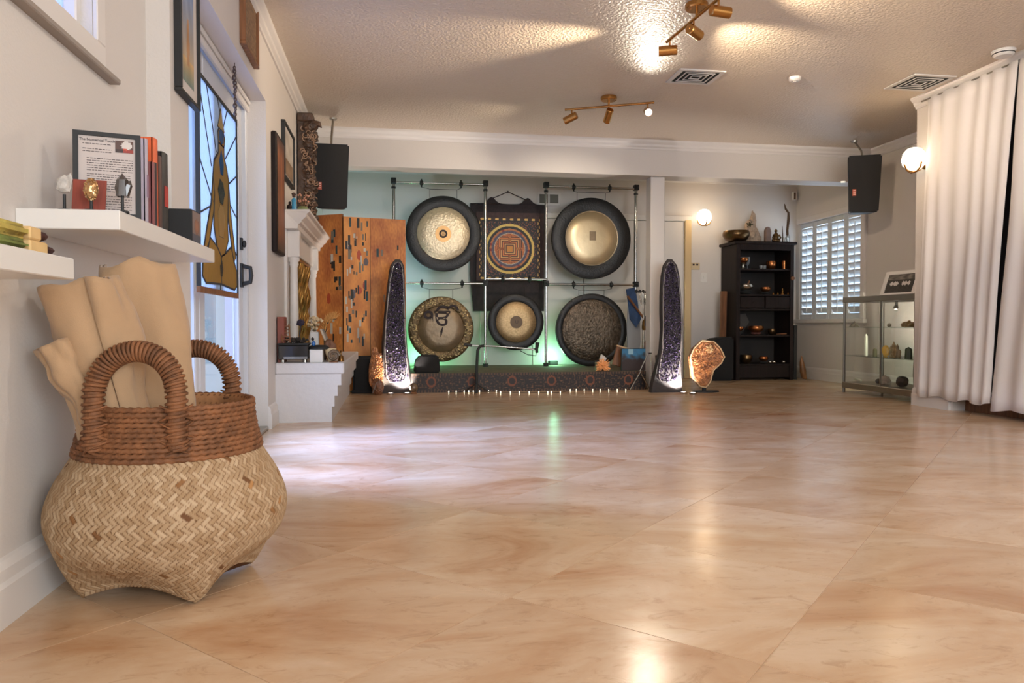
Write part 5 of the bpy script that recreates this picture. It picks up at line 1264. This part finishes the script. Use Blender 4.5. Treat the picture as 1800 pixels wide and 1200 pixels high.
# thermostat and switch
t = thing('thermostat', 'small beige thermostat with two dark windows on the back wall', 'thermostat', (3.55, YB, 1.33))
MB().box(3.495, 3.605, YB-.022, YB, 1.29, 1.37).build('case', mat('beige plastic', S(206, 186, 150), .5), t, bevel=.005)
for x in (3.525, 3.57): MB().box(x-.012, x+.012, YB-.025, YB-.022, 1.338, 1.358).build('window', M['ink'], t)
t = thing('light_switch', 'white light switch plate below the thermostat', 'light switch', (3.665, YB, 1.2))
MB().box(3.625, 3.705, YB-.008, YB, 1.14, 1.26).build('plate', M['white'], t, bevel=.003); MB().box(3.655, 3.675, YB-.016, YB-.008, 1.185, 1.215).build('toggle', M['white'], t)
t = thing('alarm_sensor', 'small brown and white sensor in the upper room corner', 'sensor', (4.80, 8.3, 2.12))
MB().box(4.775, 4.825, 8.29, 8.345, 2.14, 2.24).build('case', M['white'], t, bevel=.006); MB().box(4.778, 4.8, 8.284, 8.29, 2.145, 2.225).build('lens', mat('brown lens', S(96, 70, 50), .3), t)

# ------------------------------------------------------------------ dark cabinet with bowls
CX0, CX1, CY0, CY1 = 3.87, 4.575, 7.93, 8.325
t = thing('display_cabinet', 'tall dark walnut cabinet with shelves of singing bowls', 'cabinet', ((CX0+CX1)/2, 8.12, 0))
DW = M['darkwood']
MB().box(CX0-.03, CX1+.03, CY0-.03, CY1, 1.555, 1.59).build('top', DW, t, bevel=.008)
MB().box(CX0, CX0+.03, CY0, CY1, 0, 1.555).build('side_panel', DW, t, bevel=.003); MB().box(CX1-.03, CX1, CY0, CY1, 0, 1.555).build('side_panel', DW, t, bevel=.003)
MB().box(CX0+.03, CX1-.03, CY1-.015, CY1, .05, 1.555).build('back_panel', mat('cabinet back', S(38, 33, 32), .7), t)
for x in (CX0, CX1-.045): MB().box(x, x+.045, CY0-.012, CY0, 0, 1.555).build('stile', DW, t, bevel=.003)
MB().box(CX0+.045, CX1-.045, CY0-.012, CY0+.01, 1.49, 1.555).build('cornice_rail', DW, t, bevel=.003)
SHZ = [1.26, .965, .50, .165]
for z in SHZ: MB().box(CX0+.03, CX1-.03, CY0+.005, CY1-.015, z, z+.02).build('shelf', DW, t, bevel=.002)
MB().box(CX0+.03, CX1-.03, CY0+.005, CY1-.015, .80, .82).build('drawer_floor', DW, t)
xm = (CX0+CX1)/2
for a, b in ((CX0+.05, xm-.008), (xm+.008, CX1-.05)):
    d = MB().box(a, b, CY0-.01, CY0+.012, .828, .958).build('drawer', DW, t, bevel=.004)
    MB().lathe([(.004, 0), (.006, -.012), (.012, -.018), (.001, -.024)], 12, ((a+b)/2, CY0-.01, .893), axis='y').build('knob', DW, d, smooth=60)
MB().box(CX0+.03, CX1-.03, CY0, CY0+.015, .03, .165).build('plinth', DW, t, bevel=.003)
MB().lathe([(.012, 0), (.014, -.012), (.024, -.022), (.02, -.034), (.001, -.036)], 16, (CX1-.03, CY0-.012, 1.17), axis='y').build('door_knob', M['wood'], t, smooth=60)
# bowls
def bowl(label, x, y, z, r, h, m, lip=.92, group='singing bowls in the cabinet', name='singing_bowl'):
    pr = [(.001, 0), (r*.5, .001), (r*.8, h*.2), (r*.98, h*.55), (r*1.0, h*.75), (r*lip, h), (r*lip-.006, h), (r*.9, h*.7), (r*.7, h*.25), (.001, h*.12)]
    o = MB().lathe([(a, z+b) for a, b in pr], 32, (x, y, 0)).build(name, m, loc=(x, y, z), smooth=60, label=label, cat='bowl', group=group)
    return o
M['copper'] = mat('copper bowl', S(190, 120, 70), .25, .9, noise_amt=.25, nscale=30)
M['silver'] = mat('silver bowl', S(180, 170, 155), .2, .9)
M['dkbronze'] = mat('aged bronze', S(120, 92, 60), .28, .9, noise_amt=.4, nscale=20, bump=.3, bscale=30)
def cabx(u): return onY(u, 500, 8.06).x
bowl('big bronze singing bowl on top of the cabinet', onY(1294, 410, 8.04).x, 8.04, 1.59, .155, .125, M['dkbronze'], .93)
b1, b2, b3, b4 = SHZ[0]+.02, SHZ[1]+.02, SHZ[2]+.02, SHZ[3]+.02
bowl('copper bowl at the left on the top shelf', cabx(1304), 8.04, b1+.07, .065, .06, M['copper'])
MB().lathe([(.05, b1), (.02, b1+.02), (.02, b1+.05), (.055, b1+.07)], 20, (cabx(1304), 8.04, 0), caps=True).build('bowl_stand', M['silver'], loc=(cabx(1304), 8.04, b1), smooth=50, label='silver pedestal under the copper bowl on the top shelf', cat='stand')
for k, (u, col) in enumerate(((1312, 'silver'), (1322, 'silver'))):
    x = cabx(u); MB().lathe([(.022, b1), (.004, b1+.006), (.004, b1+.05), (.026, b1+.075), (.034, b1+.15), (.031, b1+.15), (.022, b1+.08), (.002, b1+.055)], 18, (x, 8.18, 0)).build('glass_goblet', mat('cut glass', S(150, 150, 150), .1, spec=.8), loc=(x, 8.18, b1), smooth=50, label='cut glass goblet on the top shelf, '+('left' if k == 0 else 'right')+' of the pair', cat='goblet', group='glass goblets')
for k, (u, lab) in enumerate(((1333, 'small glass cup left of centre on top shelf'), (1339, 'small glass cup near centre on top shelf'))):
    x = cabx(u); MB().lathe([(.014, b1), (.018, b1+.01), (.022, b1+.04), (.019, b1+.04), (.001, b1+.012)], 14, (x, 8.0, 0)).build('glass_cup', mat('cup glass', S(140, 140, 140), .08, spec=.9), loc=(x, 8.0, b1), smooth=50, label=lab, cat='cup', group='small glass cups')
bowl('copper bowl with rim light at the right on the top shelf', cabx(1357), 8.08, b1, .06, .10, M['copper'])
x = cabx(1375); MB().lathe([(.026, b1), (.027, b1+.1), (.024, b1+.1), (.024, b1+.01), (.001, b1+.008)], 18, (x, 8.02, 0)).build('copper_cup', M['copper'], loc=(x, 8.02, b1), smooth=50, label='tall copper cup on the top shelf', cat='cup')
x = cabx(1383.5); MB().lathe([(.02, b1), (.021, b1+.105), (.018, b1+.105), (.018, b1+.01), (.001, b1+.008)], 18, (x, 8.02, 0)).build('steel_cup', M['silver'], loc=(x, 8.02, b1), smooth=50, label='tall grey cup rightmost on the top shelf', cat='cup')
bowl('wide silver rimmed bowl with a mallet on the second shelf', cabx(1309), 8.04, b2+.05, .092, .07, M['silver'])
bowl('dark ring cushion bowl under the wide silver bowl', cabx(1309), 8.04, b2, .07, .05, M['blackcloth'], name='cushion_ring', group=None)
x = cabx(1309); MB().tube([(x-.01, 8.02, b2+.07), (x+.03, 8.0, b2+.16)], [.006, .009], 8).build('mallet', M['wood'], loc=(x-.01, 8.02, b2+.07), smooth=50, label='wooden mallet resting in the silver bowl', cat='mallet')
bowl('small copper bowl in the middle of the second shelf', cabx(1345), 8.05, b2+.035, .058, .055, M['copper'])
bowl('black cushion under the small copper bowl', cabx(1345), 8.05, b2, .045, .035, M['blackcloth'], name='cushion_ring', group=None)
x = cabx(1371)
t2 = thing('brass_figurine', 'small brass seated figurine at the right on the second shelf', 'figurine', (x, 8.0, b2))
MB().lathe([(.03, b2), (.028, b2+.012), (.014, b2+.022), (.016, b2+.045), (.008, b2+.055)], 14, (x, 8.0, 0), caps=True).ball((x, 8.0, b2+.066), .011, 10, 8).build('figure', M['brass'], t2, smooth=60)
for k, (u, lab) in enumerate(((1354, 'tiny brass bell left of the brass figurine'), (1362, 'tiny brass bell close beside the brass figurine'), (1380, 'tiny brass bell at the right end of second shelf'))):
    x = cabx(u); MB().lathe([(.016, b2), (.012, b2+.014), (.004, b2+.02), (.003, b2+.03), (.001, b2+.032)], 12, (x, 7.99, 0)).build('hand_bell', M['brass'], loc=(x, 7.99, b2), smooth=50, label=lab, cat='bell', group='tiny brass bells')
bowl('small copper bowl at the left on the third shelf', cabx(1292+4), 8.0, b3+.045, .045, .05, M['copper'])
bowl('dark pad under the left bowl of the third shelf', cabx(1296), 8.0, b3, .04, .045, M['blackcloth'], name='cushion_ring', group=None)
bowl('larger copper singing bowl in the middle of the third shelf', cabx(1328), 8.04, b3+.028, .088, .075, M['copper'])
bowl('patterned cushion under the larger copper bowl', cabx(1328), 8.04, b3, .06, .028, mat('brocade pad', S(120, 74, 64), .7, noise_amt=.5, nscale=40), name='cushion_ring', group=None)
bowl('dark bronze bowl behind the right third shelf', cabx(1362), 8.12, b3, .05, .07, M['dkbronze'])
x = cabx(1369); MB().tube([(x-.06, 7.99, b3+.008), (x+.05, 7.97, b3+.012)], [.005, .009], 8).build('mallet', M['wood'], loc=(x, 7.98, b3), smooth=50, label='tan mallet lying at the right of the third shelf', cat='mallet')
fan = MB().prism([(cabx(1302), b3+.14), (cabx(1312), b3+.24), (cabx(1325), b3+.25), (cabx(1332), b3+.15), (cabx(1318), b3)], lambda a, b, h: (a, h, b), 8.26, 8.275).build('paper_fan', mat('grey fan', S(84, 78, 74), .8), loc=(cabx(1316), 8.27, b3), label='grey folded fan at the back of the third shelf', cat='fan')
bowl('copper bowl on the bottom shelf', cabx(1340), 8.02, b4+.03, .055, .05, M['copper'])
bowl('black pad under the bottom shelf copper bowl', cabx(1340), 8.02, b4, .045, .03, M['blackcloth'], name='cushion_ring', group=None)
bowl('dark bronze bowl at the left on the bottom shelf', cabx(1314), 8.08, b4, .07, .1, M['dkbronze'])
for k, (u, lab) in enumerate(((1349, 'glass bead bowl right of the bottom copper bowl'), (1356, 'tiny silver bowl on the bottom shelf'), (1373, 'tiny silver bowl rightmost on the bottom shelf'))):
    bowl(lab, cabx(u), 7.99, b4, .024, .03, M['silver'], group='tiny bowls on the bottom shelf')
# on top of the cabinet
ZT = 1.59
M['palerock'] = mat('pale rock', S(196, 172, 150), .7, noise_amt=.35, nscale=14, bump=1, bscale=30)
t2 = thing('rock_sculpture', 'pale rocky mountain sculpture with tiny plants on the cabinet top', 'sculpture', (4.12, 8.18, ZT))
rk = MB()
x = onY(1322, 400, 8.18).x
for dx, z, r3, s_ in ((0, .1, (.085, .06, .11), 1), (-.03, .2, (.055, .045, .09), 2), (.012, .27, (.035, .03, .1), 3), (.06, .05, (.05, .045, .06), 4), (-.07, .07, (.04, .04, .08), 5)): rk.rock((x+dx, 8.18, ZT+z), r3, s_, .35, 3, 2.4)
rk.v = [(a, b, max(c, ZT)) for a, b, c in rk.v]; rk.build('rock', M['palerock'], t2)
lv = MB(); rnd = random.Random(1)
for k in range(22): lv.rock((x-.06+rnd.gauss(0, .02), 8.13, ZT+.22+rnd.gauss(0, .02)), .008, k, .4, 1)
lv.build('tiny_plants', mat('dark moss green', S(70, 66, 44), .9), t2)
x = onY(1349, 400, 8.1).x
MB().prism([(x-.032, ZT), (x+.034, ZT), (x+.034, ZT+.14), (x+.018, ZT+.185), (x-.012, ZT+.19), (x-.03, ZT+.15)], lambda a, b, h: (a, h, b), 8.07, 8.13).build('standing_stone', mat('mauve stone', S(140, 118, 108), .6, noise_amt=.2, nscale=20), loc=(x, 8.1, ZT), bevel=.006, label='mauve rounded standing stone on the cabinet top', cat='stone')
x = onY(1364, 400, 8.08).x
t2 = thing('seated_statue', 'dark bronze seated statue on the cabinet top', 'statue', (x, 8.08, ZT))
MB().rock((x, 8.08, ZT+.03), (.05, .04, .035), 1, .15, 3).lathe([(.03, ZT+.04), (.034, ZT+.08), (.022, ZT+.11), (.01, ZT+.125)], 14, (x, 8.08, 0)).ball((x, 8.08, ZT+.142), .019, 12, 8).ball((x, 8.08, ZT+.163), .008, 8, 6).tube([(x-.032, 8.07, ZT+.1), (x-.052, 8.06, ZT+.06), (x-.02, 8.04, ZT+.045)], .009, 7).tube([(x+.032, 8.07, ZT+.1), (x+.052, 8.06, ZT+.06), (x+.02, 8.04, ZT+.045)], .009, 7).build('figure', M['dkbronze'], t2, smooth=60)
x = onY(1382, 400, 8.08).x
t2 = thing('driftwood_vase', 'twisted driftwood branch rising from glass pieces on the cabinet top', 'driftwood', (x, 8.08, ZT))
dz = [onY(u, v, 8.08) for u, v in ((1385, 424), (1384, 405), (1386, 385), (1386, 374), (1381, 367), (1379, 358))]
dz[0].z = ZT
MB().tube(dz, [.016, .014, .017, .012, .012, .004], 8).build('branch', mat('driftwood', S(96, 72, 50), .8, noise_amt=.4, nscale=30), t2, smooth=60)
MB().tube([(x-.04, 8.08, ZT), (x-.045, 8.08, ZT+.1), (x-.05, 8.08, ZT+.2)], [.009, .007, .003], 7).build('twig', mat('driftwood dark', S(80, 62, 50), .8), t2)
gl = MB(); rnd = random.Random(2)
for k in range(18): 
    b = Vector((x+rnd.uniform(-.05, .03), 8.06+rnd.uniform(-.02, .02), ZT)); gl.spike(b, b+Vector((rnd.gauss(0, .01), 0, rnd.uniform(.04, .11))), .009, 5, .7, rnd)
gl.build('glass_pieces', mat('pale glass', S(190, 196, 196), .1, spec=.9), t2)
# leaning boards left of the cabinet, black draped box, shell by the cabinet
MB(Matrix.Translation((3.80, 8.2, .0)) @ Matrix.Rotation(R(3), 4, 'X')).box(-.012, .058, -.02, .02, 0, 1.03).build('leaning_plank', M['wood'], loc=(3.82, 8.2, 0), bevel=.003, label='brown plank leaning upright at the left of the cabinet', cat='plank')
t2 = thing('draped_box', 'low box under a black cloth left of the cabinet', 'box', (3.66, 8.0, 0))
MB().prism([(3.555, 0), (3.83, 0), (3.83, .50), (3.64, .48), (3.56, .44)], lambda a, b, h: (a, h, b), 7.88, 8.15).build('cloth_cover', M['blackcloth'], t2, bevel=.02, seg=2, smooth=50)
x, y = 4.68, 7.92
t2 = thing('horn_shell', 'curved brown horn standing on the floor right of the cabinet', 'horn', (x, y, 0))
MB().tube([(4.665, 7.9, .28), (4.67, 7.9, .2), (4.685, 7.9, .1), (4.70, 7.9, .03), (4.73, 7.9, .012)], [.006, .025, .036, .03, .012], 10).build('horn_body', mat('brown horn', S(150, 104, 64), .4, noise_amt=.4, nscale=10), t2, smooth=60)
t2 = thing('dark_board', 'narrow dark board standing against the cabinet right side', 'board', (4.63, 8.1, 0))
MB().box(4.60, 4.64, 7.95, 8.3, 0, .63).build('board', M['black'], t2, bevel=.003)  # plain black board, upright beside the cabinet

# ------------------------------------------------------------------ glass display case
KX0, KX1, KY0, KY1 = 4.2, 4.62, 5.42, 6.40
t = thing('glass_display_case', 'steel framed glass display case with lit crystals beside the curtain', 'display case', (4.4, 5.9, 0))
for x in (KX0, KX1-.02):
    for y in (KY0, KY1-.02): MB().box(x, x+.02, y, y+.02, .0 if x == KX0 else 0, .90).build('corner_post', M['steel'], t, bevel=.003)
MB().box(KX0-.004, KX1, KY0-.004, KY1+.004, .845, .895).build('top_frame', M['steel'], t, bevel=.004)
MB().box(KX0-.004, KX1, KY0-.004, KY1+.004, .045, .10).build('bottom_frame', M['steel'], t, bevel=.004)
for z in (.61, .345): MB().box(KX0+.012, KX1-.012, KY0+.012, KY1-.012, z, z+.008).build('glass_shelf', mat_glass('shelf glass', (.9, .96, .93)), t)
MB().box(KX0+.004, KX0+.009, KY0+.02, KY1-.02, .10, .845).build('front_pane', M['glass'], t)
MB().box(KX1-.008, KX1-.003, KY0+.02, KY1-.02, .10, .845).build('back_pane', M['glass'], t)
MB().box(KX0+.02, KX1-.02, KY1-.012, KY1-.007, .10, .845).build('side_pane', M['glass'], t)
MB().box(KX0, KX0+.008, 5.845, 5.862, .10, .845).build('door_edge', M['steel'], t)
MB().box(KX1-.03, KX1-.01, 5.845, 5.862, .10, .845).build('shelf_upright', M['steel'], t); MB().box(KX1-.03, KX1-.01, 5.62, 5.635, .10, .845).build('shelf_upright', M['steel'], t)
sp_ = MB().cyl((4.4, 5.92, .845), (4.4, 5.92, .8), .012, n=10).ball((4.395, 5.92, .79), .02, 12, 8).build('spot_fitting', M['chrome'], t, smooth=60)
MB().lathe([(.0005, 0), (.018, 0)], 14, (4.395, 5.92, .769)).build('spot_face', M['bulb'], t)
light('case_lamp', 'SPOT', (4.41, 5.92, .745), 26, (1, .9, .72), (4.85, 6.5, .42), .015, 110, .7)
def cr_thing(label, pos, fn, m, name='crystal', grp='crystals in the display case'):
    mb = MB(); fn(mb, Vector(pos)); mb.v = [(a, b, max(c, pos[2])) for a, b, c in mb.v]
    mb.build(name, m, loc=pos, label=label, cat='crystal', group=grp)
def casep(u, v, z): 
    p = onX(u, v, 4.36); return (4.36, p.y, z)
zA, zB, zC = .618, .353, .10
cr_thing('grey pyramid cluster left on the upper glass shelf', casep(1502, 570, zA), lambda mb, p: [mb.spike(p+Vector((0, d, 0)), p+Vector((0, d, h)), .03, 4, .1) for d, h in ((0, .06), (.04, .035), (-.035, .03))], mat('grey crystal', S(110, 100, 84), .3))
cr_thing('amber rock cluster right on the upper glass shelf', casep(1597, 570, zA), lambda mb, p: [mb.rock(p+Vector((0, d, .015)), (.03, .035, .03*s_), k, .4, 2) for k, (d, s_) in enumerate(((0, 1.4), (.05, 1), (-.05, .8)))], mat('amber rock', S(176, 140, 84), .3, noise_amt=.4, nscale=40))
cr_thing('tiny clear stone in the middle of the upper glass shelf', casep(1563, 570, zA), lambda mb, p: mb.rock(p+Vector((0, 0, .015)), .018, 2, .3, 2), mat('clear stone', S(170, 160, 140), .15))
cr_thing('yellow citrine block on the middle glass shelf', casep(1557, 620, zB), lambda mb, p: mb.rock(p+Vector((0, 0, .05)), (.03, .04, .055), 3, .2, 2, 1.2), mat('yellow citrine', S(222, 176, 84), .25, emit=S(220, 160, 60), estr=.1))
cr_thing('brown white quartz cluster on the middle glass shelf', casep(1571, 620, zB), lambda mb, p: [mb.spike(p+Vector((0, d, 0)), p+Vector((0, d*1.3, h)), .018, 6, .75) for d, h in ((0, .14), (.03, .1), (-.035, .12), (-.06, .07))], mat('smoky white quartz', S(190, 160, 120), .2, noise_amt=.5, nscale=30))
cr_thing('dark green crystal tower on the middle glass shelf', casep(1597, 622, zB), lambda mb, p: mb.spike(p, p+Vector((0, 0, .095)), .03, 6, .82), mat('green tower', S(66, 76, 54), .2))
cr_thing('small grey green tower left on the middle glass shelf', casep(1538, 620, zB), lambda mb, p: mb.spike(p, p+Vector((0, 0, .07)), .02, 6, .85), mat('grey green tower', S(140, 138, 110), .2))
cr_thing('tall pale selenite wand on the middle glass shelf', casep(1522, 620, zB), lambda mb, p: mb.spike(p, p+Vector((0, 0, .20)), .018, 6, .88), mat('selenite', S(226, 222, 206), .25))
cr_thing('white selenite wand lying on the case floor', casep(1508, 668, zC), lambda mb, p: mb.tube([p+Vector((0, .04, .02)), p+Vector((0, -.05, .012))], [.014, .01], 6), mat('selenite b', S(214, 208, 190), .3))
cr_thing('pinkish white rock on the case floor', casep(1556, 672, zC), lambda mb, p: mb.rock(p+Vector((0, 0, .035)), (.04, .05, .045), 6, .35, 3), mat('rose rock', S(206, 186, 166), .5))
cr_thing('black round stone on the case floor', casep(1586, 678, zC), lambda mb, p: mb.rock(p+Vector((0, 0, .045)), (.045, .055, .05), 8, .12, 3), mat('black stone', S(54, 48, 46), .5))
cr_thing('dark stones behind the rose rock on the case floor', casep(1543, 672, zC), lambda mb, p: [mb.rock(p+Vector((.03, d, .02)), .024, k, .3, 2) for k, d in enumerate((0, .04, -.035))], mat('dark pebble', S(70, 62, 58), .4))
# photo leaning on the case
t = thing('framed_photograph', 'white framed black and white group photo standing on the display case', 'photo frame', (4.36, 5.86, .895))
o = Vector((4.345, 6.07, .896)); ux = Vector((.04, -.42, 0)); uy = Vector((.07, .0, .215)); n_ = ux.cross(uy).normalized()
for (a0, a1, b0, b1) in ((0, 1, 0, .1), (0, 1, .86, 1), (0, .1, .1, .86), (.86, 1, .1, .86)): slab(MB(), o, ux, uy, n_, a0, a1, b0, b1, -.006, .006).build('frame_bar', M['white'], t)
slab(MB(), o, ux, uy, n_, .1, .86, .1, .86, -.005, .001).build('backing', M['black'], t)
def grp(s, q_):
    if .3 < q_ < .72:
        for a in (.18, .3, .38, .6, .68, .8):
            if (s-a)**2*4+(q_-.5)**2 < .012: return (206, 200, 194)
    if q_ > .72: return lerp3((60, 56, 52), (150, 142, 132), noise.noise((s*7, q_*9, 1))*.5+.5)
    return lerp3((40, 38, 36), (70, 64, 60), noise.noise((s*12, q_*12, 3))*.5+.5)
printed('group_photo', t, o+ux*.1+uy*.1+n_*.001, ux*.76, uy*.76, 34, 24, grp, M['print'])

# ------------------------------------------------------------------ curtain, closet and wooden plinth
M['curtain'] = mat('white curtain', S(226, 220, 216), .85, sheen=.2, bump=.08, bscale=300)
def curtain(label, edge0, edge1, z0, seed, NZ=26, NY=150, amp=.012, pitch=.16):
    # edge0/1: functions of height fraction giving the y of the far and near edge
    vs = []
    for i in range(NZ+1):
        k = i/NZ; zz = z0+(2.372-z0)*k
        y0, y1 = edge0(k), edge1(k)
        for j in range(NY+1):
            s_ = j/NY; y = y0+(y1-y0)*s_; L = s_*abs(edge1(1)-edge0(1))
            ph_ = 2*PI*L/pitch+seed+2.4*noise.noise((L*3, seed, 0))+.5*noise.noise((L*4, k*2, seed))
            a = amp*(1.15-.5*k); x = XC-.045+a*math.sin(ph_)+.012*noise.noise((L*5, k*3, seed))
            zz2 = zz+(.012*math.sin(ph_*.5+seed) if i == 0 else 0)
            vs.append((x, y, zz2))
    n = NY+1
    fs = [(i*n+j, i*n+j+1, (i+1)*n+j+1, (i+1)*n+j) for i in range(NZ) for j in range(NY)]
    t = thing('curtain', label, 'curtain', (XC-.045, (edge0(0)+edge1(0))/2, z0), 'white floor length curtains over the closet')
    MB().add(vs, fs).build('curtain_cloth', M['curtain'], t, smooth=80, solid=.004)
    return t
curtain('white curtain panel beside the wall sconce, left of the dark gap', lambda k: 5.13+.10*(1-k), lambda k: 4.295+.20*(1-k)+.018*math.sin(PI*k), .085, 1.0, pitch=.145)
curtain('white curtain panel at the right edge, right of the dark gap', lambda k: 4.285+.20*(1-k)-.022*math.sin(PI*k)**2, lambda k: 2.9, .055, 3.1, pitch=.17)
MB().cyl((XC-.04, 5.2, 2.368), (XC-.04, 1.0, 2.368), .006, n=8).build('curtain_rail', M['steel'], loc=(XC-.04, 3.1, 2.368), label='thin steel curtain rail under the crown moulding', cat='curtain rail')
t = thing('closet_plinth', 'dark brown wooden plinth under the curtains', 'plinth', (XC+.2, 3.4, 0))
for k in range(4):
    y1 = 4.88-k*.8; MB().box(XC+.102, XC+.12, y1-.797, y1, 0, .12).build('plinth_board', M['wood'], t, bevel=.003)
MB().box(XC+.12, XR-.01, 1.02, 4.87, 0, .11).build('plinth_deck', M['darkwood'], t)
MB().box(XC+.5, XC+.62, 1.0, 5.19, .11, 2.37).build('closet_back_panel', mat('closet dark', S(60, 54, 52), .8), loc=(XC+.55, 3, .11), label='dark panel inside the closet behind the curtains', cat='panel')
